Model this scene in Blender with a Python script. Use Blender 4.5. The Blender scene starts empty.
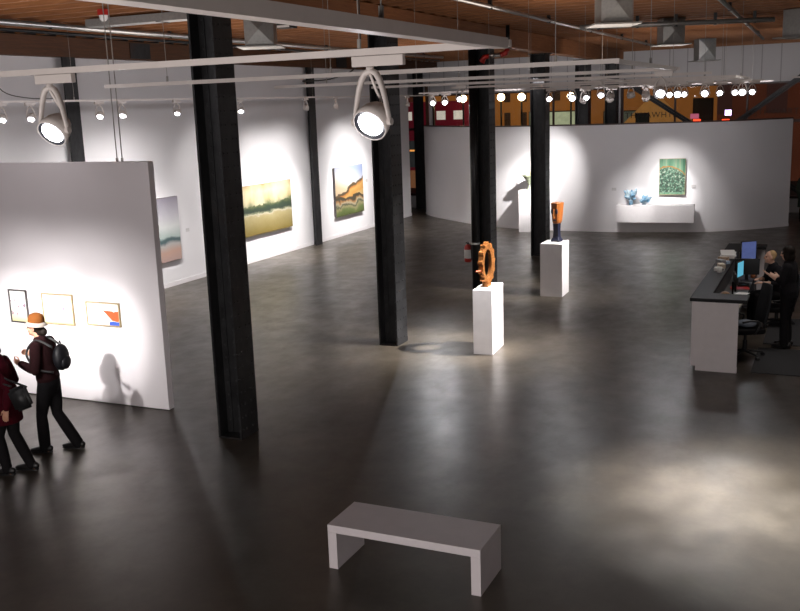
import bpy, bmesh, math, random
from mathutils import Vector, Matrix, Quaternion
R = math.radians
random.seed(7)
SC = bpy.context.scene
COL = SC.collection

# ------------------------------------------------------------------ materials
class NT:
    """tiny helper around a node tree"""
    def __init__(s, name):
        s.m = bpy.data.materials.new(name); s.m.use_nodes = True
        s.t = s.m.node_tree; s.b = s.t.nodes['Principled BSDF']; s.out = s.t.nodes['Material Output']
    def n(s, typ, **kw):
        nd = s.t.nodes.new(typ)
        for k, v in kw.items():
            if k in nd.inputs.keys(): nd.inputs[k].default_value = v
            else: setattr(nd, k, v)
        return nd
    def l(s, a, b): s.t.links.new(a, b)
    def coord(s, which='Object', scale=(1, 1, 1), loc=(0, 0, 0)):
        c = s.n('ShaderNodeTexCoord'); mp = s.n('ShaderNodeMapping')
        mp.inputs['Scale'].default_value = scale; mp.inputs['Location'].default_value = loc
        s.l(c.outputs[which], mp.inputs['Vector']); return mp.outputs['Vector']
    def noise(s, vec, scale=5, detail=4, rough=.55, dist=0):
        n = s.n('ShaderNodeTexNoise'); n.inputs['Scale'].default_value = scale; n.inputs['Detail'].default_value = detail
        n.inputs['Roughness'].default_value = rough; n.inputs['Distortion'].default_value = dist
        s.l(vec, n.inputs['Vector']); return n.outputs['Fac']
    def ramp(s, fac, stops, interp='LINEAR'):
        r = s.n('ShaderNodeValToRGB'); e = r.color_ramp.elements; r.color_ramp.interpolation = interp
        while len(e) > 1: e.remove(e[-1])
        e[0].position = stops[0][0]; e[0].color = (*stops[0][1], 1)
        for p, c in stops[1:]:
            k = e.new(p); k.color = (*c, 1)
        s.l(fac, r.inputs['Fac']); return r.outputs['Color']
    def math(s, op, a, b=0.0, clamp=False):
        m = s.n('ShaderNodeMath', operation=op, use_clamp=clamp)
        for i, x in enumerate((a, b)):
            if isinstance(x, (int, float)): m.inputs[i].default_value = x
            else: s.l(x, m.inputs[i])
        return m.outputs[0]
    def mix(s, fac, a, b, mode='MIX'):
        m = s.n('ShaderNodeMix', data_type='RGBA', blend_type=mode)
        for sock, x in ((m.inputs[0], fac), (m.inputs[6], a), (m.inputs[7], b)):
            if isinstance(x, (int, float)): sock.default_value = x
            elif isinstance(x, tuple): sock.default_value = (*x, 1)
            else: s.l(x, sock)
        return m.outputs[2]
    def xyz(s, vec):
        x = s.n('ShaderNodeSeparateXYZ'); s.l(vec, x.inputs[0]); return x.outputs
    def bump(s, h, strength=.2, dist=.01):
        b = s.n('ShaderNodeBump'); b.inputs['Strength'].default_value = strength; b.inputs['Distance'].default_value = dist
        s.l(h, b.inputs['Height']); s.l(b.outputs[0], s.b.inputs['Normal'])
    def color(s, c):
        if isinstance(c, tuple): s.b.inputs['Base Color'].default_value = (*c, 1)
        else: s.l(c, s.b.inputs['Base Color'])
    def rough(s, r):
        if isinstance(r, (int, float)): s.b.inputs['Roughness'].default_value = r
        else: s.l(r, s.b.inputs['Roughness'])

MATS = {}
def mat(name, col, rough=.6, metal=0.0, var=.12, scale=8, bump=0.0, emit=0.0, ecol=None, alpha=None):
    """solid colour with a procedural mottling"""
    if name in MATS: return MATS[name]
    t = NT(name); v = t.coord('Object')
    n = t.noise(v, scale, 5)
    lo = tuple(c * (1 - var) for c in col); hi = tuple(min(1, c * (1 + var)) for c in col)
    t.color(t.ramp(n, [(.3, lo), (.7, hi)])); t.rough(rough); t.b.inputs['Metallic'].default_value = metal
    if bump: t.bump(n, bump)
    if emit:
        t.b.inputs['Emission Color'].default_value = (*(ecol or col), 1); t.b.inputs['Emission Strength'].default_value = emit
    if 'cloth' in name or 'knit' in name or 'felt' in name or 'hair' in name: t.b.inputs['Specular IOR Level'].default_value = .12
    MATS[name] = t.m; return t.m

def floor_mat():
    t = NT('polished_concrete'); v = t.coord('Object')
    a = t.noise(v, .40, 5, .6, .2); b = t.noise(v, 1.7, 5, .6, .2); c = t.noise(v, 14, 4, .6)
    s = t.math('ADD', t.math('MULTIPLY', a, .5), t.math('ADD', t.math('MULTIPLY', b, .4), t.math('MULTIPLY', c, .1)))
    t.color(t.ramp(s, [(.34, (.022, .0175, .0125)), (.5, (.043, .035, .0265)), (.66, (.080, .066, .051))]))
    v2 = t.coord('Object', (1.0, .7, 1)); d = t.noise(v2, 2.6, 6, .68, .25)
    t.rough(t.math('ADD', t.math('MULTIPLY', t.ramp(d, [(.36, (0, 0, 0)), (.64, (1, 1, 1))]), .11), .278))
    vor = t.n('ShaderNodeTexVoronoi', feature='DISTANCE_TO_EDGE'); vor.inputs['Scale'].default_value = .55
    wv = t.n('ShaderNodeMix', data_type='VECTOR'); wv.inputs[0].default_value = .16
    nz = t.n('ShaderNodeTexNoise'); nz.inputs['Scale'].default_value = 1.5; nz.inputs['Detail'].default_value = 5
    t.l(v, nz.inputs['Vector']); t.l(v, wv.inputs[4]); t.l(nz.outputs['Color'], wv.inputs[5]); t.l(wv.outputs[1], vor.inputs['Vector'])
    h = t.math('ADD', t.math('MULTIPLY', b, 1.0), t.math('MULTIPLY', c, .25))
    t.bump(h, .035, .012)
    t.b.inputs['Specular IOR Level'].default_value = .50; t.b.inputs['Specular Tint'].default_value = (1, .92, .84, 1)
    return t.m
def wall_mat(name='white_paint', col=(.74, .72, .735)):
    t = NT(name); v = t.coord('Object'); n = t.noise(v, 60, 3); g = t.noise(v, .8, 3)
    lo = tuple(c * .95 for c in col)
    t.color(t.ramp(g, [(.3, lo), (.7, col)])); t.rough(.75); t.bump(n, .05, .002); return t.m
def siding_mat():
    t = NT('white_siding'); v = t.coord('Object'); x = t.xyz(v)['X']
    f = t.math('FRACT', t.math('MULTIPLY', x, 1.6)); g = t.math('LESS_THAN', f, .06)
    t.color(t.mix(g, (.62, .60, .61), (.40, .38, .39))); t.rough(.7); return t.m
def wood_mat(name, dark, light, axis='X', rough=.6, scale=6):
    t = NT(name); sc = {'X': (.35, 6, 6), 'Y': (6, .35, 6), 'Z': (6, 6, .35)}[axis]
    v = t.coord('Object', sc); n = t.noise(v, scale, 6, .6, .8); g = t.noise(t.coord('Object'), .9, 3)
    c = t.ramp(n, [(.3, dark), (.7, light)]); t.color(t.mix(t.math('MULTIPLY', g, .5), c, dark)); t.rough(rough); t.bump(n, .15, .005)
    return t.m
def deck_mat():
    t = NT('ceiling_planks'); v = t.coord('Object'); y = t.xyz(v)['X']
    f = t.math('FRACT', t.math('MULTIPLY', y, 5.0)); g = t.math('LESS_THAN', f, .05)
    n = t.noise(t.coord('Object', (8, .4, 1)), 5, 5)
    c = t.ramp(n, [(.3, (.026, .011, .004)), (.7, (.060, .027, .011))]); t.color(t.mix(g, c, (.02, .01, .006))); t.rough(.7); return t.m
def steel_mat():
    t = NT('dark_riveted_steel'); v = t.coord('Object', (1, 1, .5)); n = t.noise(v, 5, 8, .7); m = t.noise(t.coord('Object'), 1.2, 4)
    c = t.ramp(n, [(.35, (.010, .010, .011)), (.6, (.030, .030, .032)), (.78, (.060, .052, .046))])
    rust = t.ramp(m, [(.6, (0, 0, 0)), (.78, (.5, .5, .5))])
    t.color(t.mix(rust, c, (.075, .032, .018))); t.rough(t.math('ADD', t.math('MULTIPLY', n, .35), .3))
    t.b.inputs['Metallic'].default_value = .35; t.bump(n, .2, .005); return t.m
def galv_mat():
    t = NT('galvanised_sheet'); v = t.coord('Object'); vor = t.n('ShaderNodeTexVoronoi'); vor.inputs['Scale'].default_value = 22
    t.l(v, vor.inputs['Vector']); t.color(t.ramp(vor.outputs['Distance'], [(0, (.36, .36, .35)), (.8, (.42, .42, .405))]))
    t.rough(.42); t.b.inputs['Metallic'].default_value = .6; return t.m
def glass_pane_mat():
    t = NT('window_glass'); tr = t.n('ShaderNodeBsdfTransparent'); gl = t.n('ShaderNodeBsdfGlossy'); gl.inputs['Roughness'].default_value = .02
    fr = t.n('ShaderNodeFresnel'); fr.inputs['IOR'].default_value = 1.5
    f = t.math('MULTIPLY', fr.outputs[0], .3); mx = t.n('ShaderNodeMixShader')
    tr.inputs['Color'].default_value = (.93, .95, .94, 1)
    t.l(f, mx.inputs[0]); t.l(tr.outputs[0], mx.inputs[1]); t.l(gl.outputs[0], mx.inputs[2]); t.l(mx.outputs[0], t.out.inputs['Surface']); return t.m

M_FLOOR = floor_mat(); M_WALL = wall_mat(); M_SIDING = siding_mat(); M_STEEL = steel_mat(); M_GALV = galv_mat(); M_GLASS = glass_pane_mat()
M_PANEL = wall_mat('panel_paint', (.70, .66, .68))
M_WHITE = mat('white_lacquer', (.74, .71, .72), .45, var=.03)
M_BENCH = mat('bench_paint', (.60, .55, .565), .5, var=.03)
M_TRACK = mat('track_enamel', (.66, .60, .57), .4, var=.04)
M_BEAM = wood_mat('glulam_beam', (.24, .085, .028), (.42, .17, .060), 'Y')
M_JOIST = wood_mat('joist_timber', (.20, .075, .026), (.40, .17, .064), 'X')
M_DECK = deck_mat()
M_BLACK = mat('black_plastic', (.014, .014, .015), .5)
M_BLACKMETAL = mat('black_pipe_paint', (.012, .012, .013), .35, .3)
M_CHROME = mat('bare_steel', (.55, .55, .54), .3, .9, var=.05)
M_RED = mat('red_enamel', (.42, .018, .012), .35)
M_LENS = mat('lamp_lens', (1, .98, .95), .2, emit=22, ecol=(.93, .93, 1))
M_LENSW = mat('lamp_lens_small', (1, .98, .95), .2, emit=14, ecol=(.96, .95, 1))
M_BAFFLE = mat('lamp_baffle', (.02, .02, .025), .4)
M_CABLE = mat('grey_cable', (.30, .28, .26), .5)
M_DKCABLE = mat('dark_cable', (.05, .045, .04), .5)
M_COUNTER = mat('dark_counter_cloth_grain', (.016, .016, .017), .6)
M_DESK = mat('desk_white_panel', (.62, .575, .58), .5, var=.03)
M_SKIN = mat('skin', (.52, .26, .17), .55, var=.08)
M_SKIN2 = mat('skin_pale', (.60, .36, .26), .55, var=.08)
M_EYE = mat('eye_dark', (.02, .015, .012), .25)
M_BLACKCLOTH = mat('black_cloth', (.010, .009, .010), .85, bump=.2, scale=30)
M_BLACKTOP = mat('black_knit', (.014, .013, .015), .9, bump=.2, scale=40)
M_MAROON = mat('dark_maroon_knit', (.022, .007, .008), .9, bump=.2, scale=40)
M_REDCOAT = mat('maroon_coat_cloth', (.050, .003, .008), .9, bump=.2, scale=30)
M_GREENCOAT = mat('green_coat_cloth', (.05, .065, .05), .9, bump=.2, scale=30)
M_SHOE = mat('black_leather', (.010, .009, .009), .35)
M_HAIRDK = mat('dark_hair', (.012, .008, .006), .6, bump=.4, scale=60)
M_HAIRBL = mat('sandy_hair', (.36, .24, .12), .6, bump=.4, scale=60)
M_HAT = mat('tan_felt', (.17, .056, .012), .85, var=.08)
M_HATBRIM = mat('pale_felt', (.40, .34, .30), .85, var=.05)
M_PAPER = mat('white_paper', (.72, .71, .69), .7, var=.04)
M_MAT = mat('charcoal_mat', (.022, .022, .024), .95, bump=.4, scale=80)

# ------------------------------------------------------------------ geometry helpers
def tag(o, label=None, cat=None, group=None, kind=None):
    if label: o['label'] = label
    if cat: o['category'] = cat
    if group: o['group'] = group
    if kind: o['kind'] = kind
    return o
def thing(name, label, cat, loc=(0, 0, 0), rotz=0, group=None):
    o = bpy.data.objects.new(name, None); COL.objects.link(o); o.location = loc; o.rotation_euler = (0, 0, rotz); o.empty_display_size = .1
    return tag(o, label, cat, group)
def obj(name, bm, m, parent=None, smooth=False, bevel=0, loc=None, rot=None):
    bmesh.ops.recalc_face_normals(bm, faces=bm.faces)
    me = bpy.data.meshes.new(name); bm.to_mesh(me); bm.free()
    o = bpy.data.objects.new(name, me); COL.objects.link(o)
    for mm in (m if isinstance(m, (list, tuple)) else [m]): me.materials.append(mm)
    if smooth:
        for p in me.polygons: p.use_smooth = True
    if bevel:
        md = o.modifiers.new('edge', 'BEVEL'); md.width = bevel; md.segments = 2; md.limit_method = 'ANGLE'
    if parent: o.parent = parent
    if loc is not None: o.location = loc
    if rot is not None: o.rotation_euler = rot
    return o
def BM(): return bmesh.new()
def bx(bm, x0, x1, y0, y1, z0, z1, M=None):
    vs = [bm.verts.new((x, y, z)) for z in (z0, z1) for y in (y0, y1) for x in (x0, x1)]
    if M is not None:
        for v in vs: v.co = M @ v.co
    for f in ((0, 2, 3, 1), (4, 5, 7, 6), (0, 1, 5, 4), (2, 6, 7, 3), (0, 4, 6, 2), (1, 3, 7, 5)): bm.faces.new([vs[i] for i in f])
    return bm
def box(*a, **k): return bx(BM(), *a, **k)
def frame_of(d, ref=None):
    d = d.normalized(); ref = ref or (Vector((0, 0, 1)) if abs(d.z) < .9 else Vector((0, 1, 0)))
    s = d.cross(ref)
    if s.length < 1e-5: s = d.cross(Vector((1, 0, 0)))
    s.normalize(); return s, s.cross(d).normalized()
def tube(bm, pts, rad, n=10, ref=None, cap=True, roundcap=False):
    """loft of ellipses through pts; rad = number, or per point number / (a,b) with a along the side axis"""
    pts = [Vector(p) for p in pts]; k = len(pts)
    rad = [rad] * k if isinstance(rad, (int, float)) else list(rad)
    rad = [r if isinstance(r, tuple) else (r, r) for r in rad]
    if roundcap:
        d0 = (pts[0] - pts[1]).normalized(); d1 = (pts[-1] - pts[-2]).normalized()
        a0, a1 = min(rad[0]), min(rad[-1])
        pts = [pts[0] + d0 * a0 * .9, pts[0] + d0 * a0 * .55] + pts + [pts[-1] + d1 * a1 * .55, pts[-1] + d1 * a1 * .9]
        rad = [tuple(x * .4 for x in rad[0]), tuple(x * .83 for x in rad[0])] + rad + [tuple(x * .83 for x in rad[-1]), tuple(x * .4 for x in rad[-1])]
        k += 4
    rings = []; prev = None
    for i in range(k):
        d = (pts[min(i + 1, k - 1)] - pts[max(i - 1, 0)])
        if ref is not None: s, u = frame_of(d, Vector(ref))
        elif prev is None: s, u = frame_of(d)
        else:
            dn = d.normalized(); s = prev - dn * prev.dot(dn)
            s = s.normalized() if s.length > 1e-6 else frame_of(d)[0]; u = s.cross(dn).normalized()
        prev = s; a, b = rad[i]
        rings.append([bm.verts.new(pts[i] + s * (a * math.cos(2 * math.pi * j / n)) + u * (b * math.sin(2 * math.pi * j / n))) for j in range(n)])
    for i in range(k - 1):
        for j in range(n): bm.faces.new((rings[i][j], rings[i][(j + 1) % n], rings[i + 1][(j + 1) % n], rings[i + 1][j]))
    if cap: bm.faces.new(rings[0][::-1]); bm.faces.new(rings[-1])
    return bm
def ball(bm, c, r, u=14, v=9, M=None):
    r = (r, r, r) if isinstance(r, (int, float)) else r
    m = Matrix.Translation(c) @ (M.to_4x4() if M is not None else Matrix.Identity(4)) @ Matrix.Diagonal((*r, 1))
    bmesh.ops.create_uvsphere(bm, u_segments=u, v_segments=v, radius=1, matrix=m); return bm
def lathe(bm, prof, n=20, c=(0, 0, 0), M=None):
    """prof: (r,z) list, revolved about z"""
    M = M or Matrix.Identity(3); c = Vector(c); rings = []
    for r, z in prof:
        rings.append([bm.verts.new(c + M @ Vector((r * math.cos(2 * math.pi * j / n), r * math.sin(2 * math.pi * j / n), z))) for j in range(n)])
    for i in range(len(prof) - 1):
        for j in range(n): bm.faces.new((rings[i][j], rings[i][(j + 1) % n], rings[i + 1][(j + 1) % n], rings[i + 1][j]))
    bm.faces.new(rings[0][::-1]); bm.faces.new(rings[-1]); return bm
def prism(bm, poly, z0, z1):
    a = [bm.verts.new((x, y, z0)) for x, y in poly]; b = [bm.verts.new((x, y, z1)) for x, y in poly]; n = len(poly)
    bm.faces.new(a[::-1]); bm.faces.new(b)
    for i in range(n): bm.faces.new((a[i], a[(i + 1) % n], b[(i + 1) % n], b[i]))
    return bm
def struct(name, bm, m, label, parent=None, **k):
    o = obj(name, bm, m, parent, **k)
    if not parent: tag(o, label, None, None, 'structure')
    return o

# ------------------------------------------------------------------ camera
F_PX, YAW, PITCH, ROLL = 953.2353, .42950, .20540, -.03510
fw = Vector((-math.sin(YAW) * math.cos(PITCH), math.cos(YAW) * math.cos(PITCH), -math.sin(PITCH)))
rt = Vector((math.cos(YAW), math.sin(YAW), 0)); up = rt.cross(fw)
c, s = math.cos(ROLL), math.sin(ROLL)
rt, up = rt * c + up * s, up * c - rt * s
cam = bpy.data.cameras.new('gallery_camera'); co = bpy.data.objects.new('gallery_camera', cam); COL.objects.link(co)
Mx = Matrix((rt, up, -fw)).transposed().to_4x4(); Mx.translation = (0, 0, 4.2); co.matrix_world = Mx
cam.sensor_fit = 'HORIZONTAL'; cam.sensor_width = 36; cam.lens = 36 * F_PX / 800
cam.shift_y = -(305.5 - 303.5) / 800; cam.clip_end = 300; cam.clip_start = .05
SC.camera = co

# ------------------------------------------------------------------ setting: shell
struct('floor', box(-22, 7, -3, 40, -.2, 0), M_FLOOR, 'polished dark brown concrete gallery floor with cloudy mottling')
struct('wall_left', box(-14.95, -14.77, -3, 33.6, 0, 5.4), M_WALL, 'long white gallery wall hung with landscape paintings')
struct('baseboard_left', box(-14.768, -14.75, -3, 33.6, 0, .11), M_WHITE, 'low white baseboard along the painting wall')
struct('trim_1', box(-14.95, -14.6, -3, 36.2, 5.402, 5.8), wood_mat('dark_wall_beam', (.060, .020, .005), (.13, .045, .012), 'Y'), 'deep brown timber beam along the top of the painting wall')
struct('trim_2', box(-7.26, -6.90, -3, 34.5, 5.40, 5.80), M_BEAM, 'deep brown timber beam carried by the row of steel columns')
struct('wall_right', box(7, 7.15, -3, 40, 0, 6), M_WALL, 'white side wall beyond the reception desk')
ce = struct('ceiling', box(-22, 7, -3, 36.5, 6.03, 6.2), M_DECK, 'exposed brown timber ceiling with joists')
jn = 0
y = 6.2
while y < 36.2:
    o = obj('joist', box(-14.6, 7, -.03, .03, 5.802, 6.03), M_JOIST, ce, loc=(0, y, 0)); y += .55
# facade
FY = 36.3
struct('wall_back', bx(BM(), -22, 7, FY, FY + .2, 4.54, 6.03), M_SIDING, 'white boarded wall above the street windows')
struct('wall_back_low', box(-22, 7, FY, FY + .2, 0, .52), M_WALL, 'low white wall under the street windows')
M_FRAME = mat('window_frame_dark', (.035, .012, .010), .4)
bays = [(-21.5, -15.6, [-18.5]), (-14.86, -7.46, [-12.4, -9.9]), (-7.30, .5, [-5.38, -2.91, -.9]), (.62, 7, [2.8, 4.9])]
wl = ['street window bay beside the painting wall', 'street window bay behind the columns, globe street lamps beyond', 'street window bay with crossing steel braces', 'street window bay past the end of the curved wall']
for i, (a, b, mul) in enumerate(bays):
    w = bpy.data.objects.new('window_%d' % (i + 1), None); COL.objects.link(w); w.location = ((a + b) / 2, FY, 0); tag(w, wl[i], None, None, 'structure')
    cx = (a + b) / 2; bm = BM()
    for x in (a, b): bx(bm, x - .05 - cx, x + .05 - cx, -.04, .08, .52, 4.54)
    for z, hh in ((.55, .05), (3.20, .05), (4.51, .03)): bx(bm, a - cx, b - cx, -.038, .078, z - hh, z + hh)
    for x in mul: bx(bm, x - .03 - cx, x + .03 - cx, -.036, .076, .55, 4.51)
    obj('window_frame', bm, M_FRAME, w)
    obj('pane', box(a - cx, b - cx, .045, .055, .55, 4.51), M_GLASS, w)
struct('trim_3', box(-15.0, -14.87, FY - .1, FY + .1, 0, 4.54), M_WHITE, 'white upright post at the near edge of the lamp-lit window bay')
struct('trim_4', box(-7.45, -7.33, FY - .1, FY + .1, 0, 4.54), M_WHITE, 'white upright post between the two middle window bays')
struct('trim_5', box(-15.12, -15.01, FY - .16, FY - .11, 0, 4.9), wood_mat('rusty_board', (.05, .025, .015), (.22, .12, .07), 'Z'), 'flaking rust brown board beside the end wall column')

# curved display wall
cpts = [(-14.4, 34.2), (-13.79, 33.45), (-12.75, 32.50), (-11.65, 31.63), (-10.38, 30.86), (-9.10, 30.45), (-7.78, 30.29), (-6.58, 30.28), (-5.19, 30.42), (-3.86, 30.69), (-3.15, 30.98), (-2.31, 31.55), (-1.24, 32.56)]
def smooth_poly(p, k=6):
    out = []
    for i in range(len(p) - 1):
        p0, p1, p2, p3 = p[max(i - 1, 0)], p[i], p[i + 1], p[min(i + 2, len(p) - 1)]
        for j in range(k):
            t = j / k
            out.append(tuple(.5 * ((2 * b) + (-a + c2) * t + (2 * a - 5 * b + 4 * c2 - d) * t * t + (-a + 3 * b - 3 * c2 + d) * t ** 3) for a, b, c2, d in zip(p0, p1, p2, p3)))
    out.append(p[-1]); return out
cp = smooth_poly(cpts)
def offset(p, d):
    out = []
    for i in range(len(p)):
        a, b = Vector(p[max(i - 1, 0)]), Vector(p[min(i + 1, len(p) - 1)]); t = (b - a).normalized(); nn = Vector((-t.y, t.x))
        out.append((p[i][0] + nn.x * d, p[i][1] + nn.y * d))
    return out
def ribbon(p, d0, d1, z0, z1):
    bm = BM(); A, B = offset(p, d0), offset(p, d1); rows = []
    for q in (A, B):
        for z in (z0, z1): rows.append([bm.verts.new((x, yy, z)) for x, yy in q])
    n = len(p)
    for i in range(n - 1):
        for a, b in ((0, 1), (1, 3), (3, 2), (2, 0)): bm.faces.new((rows[a][i], rows[a][i + 1], rows[b][i + 1], rows[b][i]))
    for i in (0, n - 1): bm.faces.new((rows[0][i], rows[1][i], rows[3][i], rows[2][i]))
    return bm
struct('wall_curved', ribbon(cp, 0, .14, 0, 3.36), M_WALL, 'free standing curved white display wall')
struct('baseboard_curved', ribbon(cp, -.02, -.002, 0, .09), M_WHITE, 'low white baseboard following the curved wall')
struct('trim_6', ribbon(cp, -.01, .15, 3.362, 3.40), M_FRAME, 'dark cap along the top of the curved wall')

# slim columns on the painting wall
def slim_col(y, label):
    t = thing('wall_column', label, 'column', (-14.66, y, 0), 0, 'slim columns on the painting wall')
    obj('flange', box(-.015, .015, -.19, .19, 0, 5.40), M_STEEL, t, loc=(.09, 0, 0)); obj('web', box(-.08, .07, -.01, .01, 0, 5.40), M_STEEL, t)
slim_col(15.75, 'slim dark steel column on white wall between the alarm cables and first riveted column')
slim_col(25.9, 'slim dark steel column on white wall between the yellow field and hill paintings')

# riveted columns
def column(x, y, label, hgt=5.40, w=.36, d=.42):
    t = thing('steel_column', label, 'column', (x, y, 0), 0, 'riveted columns in a row under the timber beam'); t['kind'] = 'thing'
    for sx in (-1, 1):
        bm = BM(); xo = sx * (w / 2 - .015)
        bx(bm, xo - .015, xo + .015, -d / 2, d / 2, 0, hgt)
        for yy in (-d / 2 + .05, d / 2 - .05, -.07, .07):
            z = .12
            while z < hgt - .05:
                if sx > 0 or abs(yy) > .1:
                    ball(bm, (xo + sx * .015, yy, z), (.012, .017, .017), 6, 4)
                z += .17
        z = .12
        while z < hgt - .05:
            ball(bm, (xo - sx * .005, -d / 2, z), (.013, .01, .016), 6, 4); z += .17
        obj('flange', bm, M_STEEL, t)
        bm = BM()
        for sy in (-1, 1):
            xi = sx * (w / 2 - .03)
            bx(bm, min(xi, xi - sx * .085), max(xi, xi - sx * .085), sy * .012 - (.012 if sy < 0 else 0), sy * .012 + (.012 if sy > 0 else 0), 0, hgt)
            z = .2
            while z < hgt - .05:
                ball(bm, (xi - sx * .055, sy * .026, z), (.016, .012, .016), 6, 4); z += .17
        obj('angle', bm, M_STEEL, t)
    obj('web', box(-w / 2 + .03, w / 2 - .03, -.011, .011, 0, hgt), M_STEEL, t)
    bm = BM(); bx(bm, -w / 2 - .05, w / 2 + .05, -d / 2 - .03, d / 2 + .03, hgt - .02, hgt - .001); obj('cap_plate', bm, M_STEEL, t)
    obj('base_plate', box(-w / 2 - .001, w / 2 + .001, -d / 2 - .004, d / 2 + .004, .0, .02), M_STEEL, t)
    return t
col1 = column(-7.02, 10.05, 'tall black riveted column beside the free hanging display panel', d=.40)
column(-7.085, 15.14, 'black riveted column second along from the hanging panel', d=.44)
column(-7.24, 20.70, 'black riveted column carrying the fire extinguisher and pipe', w=.38)
column(-7.285, 25.36, 'black riveted column behind the carved wooden head', w=.42, d=.43)
column(-7.43, 30.80, 'black column rising behind the curved wall top', w=.42)
column(-7.58, 35.85, 'black column standing against the street window posts', w=.42)
t = thing('end_column', 'dark steel column at the far end of the painting wall', 'column', (-15.35, 36.05, 0), 0)
obj('flange', box(-.22, .22, -.015, .015, 0, 5.8), M_STEEL, t, loc=(0, -.1, 0)); obj('web', box(-.012, .012, -.085, .1, 0, 5.8), M_STEEL, t)
# plates at the head of the first columns (saddles)
for x, y in ((-7.02, 10.05), (-7.085, 15.14)):
    pass

# steel braces in front of the windows
for n, (a, b), lb in (('steel_brace', ((-7.2, 36.0, 4.78), (-.02, 36.0, .08)), 'dark diagonal steel brace sloping down behind the curved wall toward the red signs'),
                      ('steel_brace', ((-7.45, 35.45, .08), (.25, 35.45, 5.70)), 'dark diagonal steel brace rising toward the ceiling duct past the curved wall')):
    a, b = Vector(a), Vector(b); d = (b - a); bm = BM()
    m = Matrix.Translation((a + b) / 2) @ d.to_track_quat('X', 'Y').to_matrix().to_4x4()
    bx(bm, -d.length / 2, d.length / 2, -.09, .09, -.012, .012, m); bx(bm, -d.length / 2, d.length / 2, -.012, .012, -.09, .09, m)
    tag(obj(n, bm, M_STEEL), lb, 'brace')

# ------------------------------------------------------------------ hanging panel
px0, px1, py0, py1, pz0, pz1 = -18.4 + 5.2, -8.548, 10.556, 10.676, .012, 3.56
t = thing('display_board', 'broad white display panel hung from steel cables, three small pictures on it', 'panel', (-10.9, 10.616, 0)); t['kind'] = 'thing'
obj('panel', box(px0 + 10.9, px1 + 10.9, -.06, .06, pz0, pz1), M_PANEL, t, bevel=.004)
for cx in (-9.03, -9.12, -12.4, -12.49):
    bm = BM(); tube(bm, [(cx + 10.9, 0, pz1), (cx + 10.9, 0, 5.80)], .008, 6); obj('suspension_cable', bm, M_CABLE, t)
    bm = BM(); tube(bm, [(cx + 10.9, 0, pz1), (cx + 10.9, 0, pz1 + .05)], .018, 8); obj('cable_anchor', bm, M_CABLE, t)

# ------------------------------------------------------------------ paintings
def paint_mat(name, build):
    t = NT(name); v = t.coord('Object'); build(t, v); t.rough(.55); return t.m
def p_mist(t, v):   # yellow field with dark green tree band; local z in [-.7,.7], y along
    x = t.xyz(v); n = t.noise(t.coord('Object', (1, .9, 1.6)), 2.6, 7, .7); n2 = t.noise(t.coord('Object', (1, 1.2, .7)), 1.3, 3)
    z = t.math('ADD', t.math('DIVIDE', x['Z'], 1.4), t.math('ADD', .5, t.math('MULTIPLY', t.math('SUBTRACT', n, .5), .26)))
    c = t.ramp(z, [(0, (.20, .15, .03)), (.22, (.27, .22, .085)), (.36, (.34, .29, .14)), (.395, (.46, .43, .31)), (.42, (.16, .18, .10)), (.46, (.022, .036, .026)), (.54, (.030, .052, .026)), (.62, (.13, .15, .06)), (.70, (.40, .33, .14)), (.85, (.54, .46, .27)), (1, (.34, .24, .08))])
    t.color(t.mix(t.math('MULTIPLY', t.ramp(n2, [(.42, (0, 0, 0)), (.62, (.7, .7, .7))]), t.math('GREATER_THAN', z, .6)), t.mix(1.0, c, (.8, .78, .8), 'MULTIPLY'), (.50, .44, .30)))
def p_hill(t, v):
    x = t.xyz(v); n = t.noise(v, 1.7, 3, .5, .3); n2 = t.noise(v, 7, 6, .7, .8)
    z0 = t.math('ADD', t.math('DIVIDE', x['Z'], 1.6), .5)
    zz = t.math('ADD', z0, t.math('ADD', t.math('MULTIPLY', t.math('SUBTRACT', n, .5), .30), t.math('MULTIPLY', t.math('SUBTRACT', n2, .5), .10)))
    sky = t.ramp(t.math('ADD', z0, t.math('MULTIPLY', x['Y'], .12)), [(.5, (.66, .54, .34)), (.66, (.72, .70, .62)), (.78, (.62, .66, .72)), (1, (.34, .44, .64))])
    up = t.math('SUBTRACT', zz, t.math('MULTIPLY', x['Y'], .20))
    hill = t.ramp(up, [(.26, (.60, .45, .18)), (.36, (.58, .30, .06)), (.47, (.62, .40, .12)), (.52, (.50, .19, .03)), (.545, (.075, .06, .03)), (.585, (.12, .085, .04))])
    lo = t.ramp(zz, [(0, (.10, .14, .035)), (.10, (.15, .21, .06)), (.16, (.36, .34, .17)), (.20, (.06, .075, .035)), (.24, (.50, .46, .30)), (.285, (.40, .20, .06)), (.32, (.05, .05, .03)), (.375, (.08, .06, .03)), (.39, (.50, .22, .04))])
    c = t.mix(t.math('GREATER_THAN', up, .60), hill, sky); t.color(t.mix(1.0, t.mix(t.math('GREATER_THAN', zz, .385), lo, c), (.62, .58, .60), 'MULTIPLY'))
def p_grey(t, v):
    x = t.xyz(v); n = t.noise(v, 2, 6, .6, .4)
    z = t.math('ADD', t.math('DIVIDE', x['Z'], 1.56), t.math('ADD', .5, t.math('MULTIPLY', t.math('SUBTRACT', n, .5), .12)))
    t.color(t.ramp(z, [(0, (.38, .27, .25)), (.15, (.44, .28, .22)), (.26, (.38, .36, .35)), (.315, (.05, .09, .10)), (.345, (.06, .10, .10)), (.38, (.34, .40, .38)), (.55, (.52, .53, .52)), (.75, (.40, .38, .42)), (1, (.24, .22, .26))]))
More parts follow.
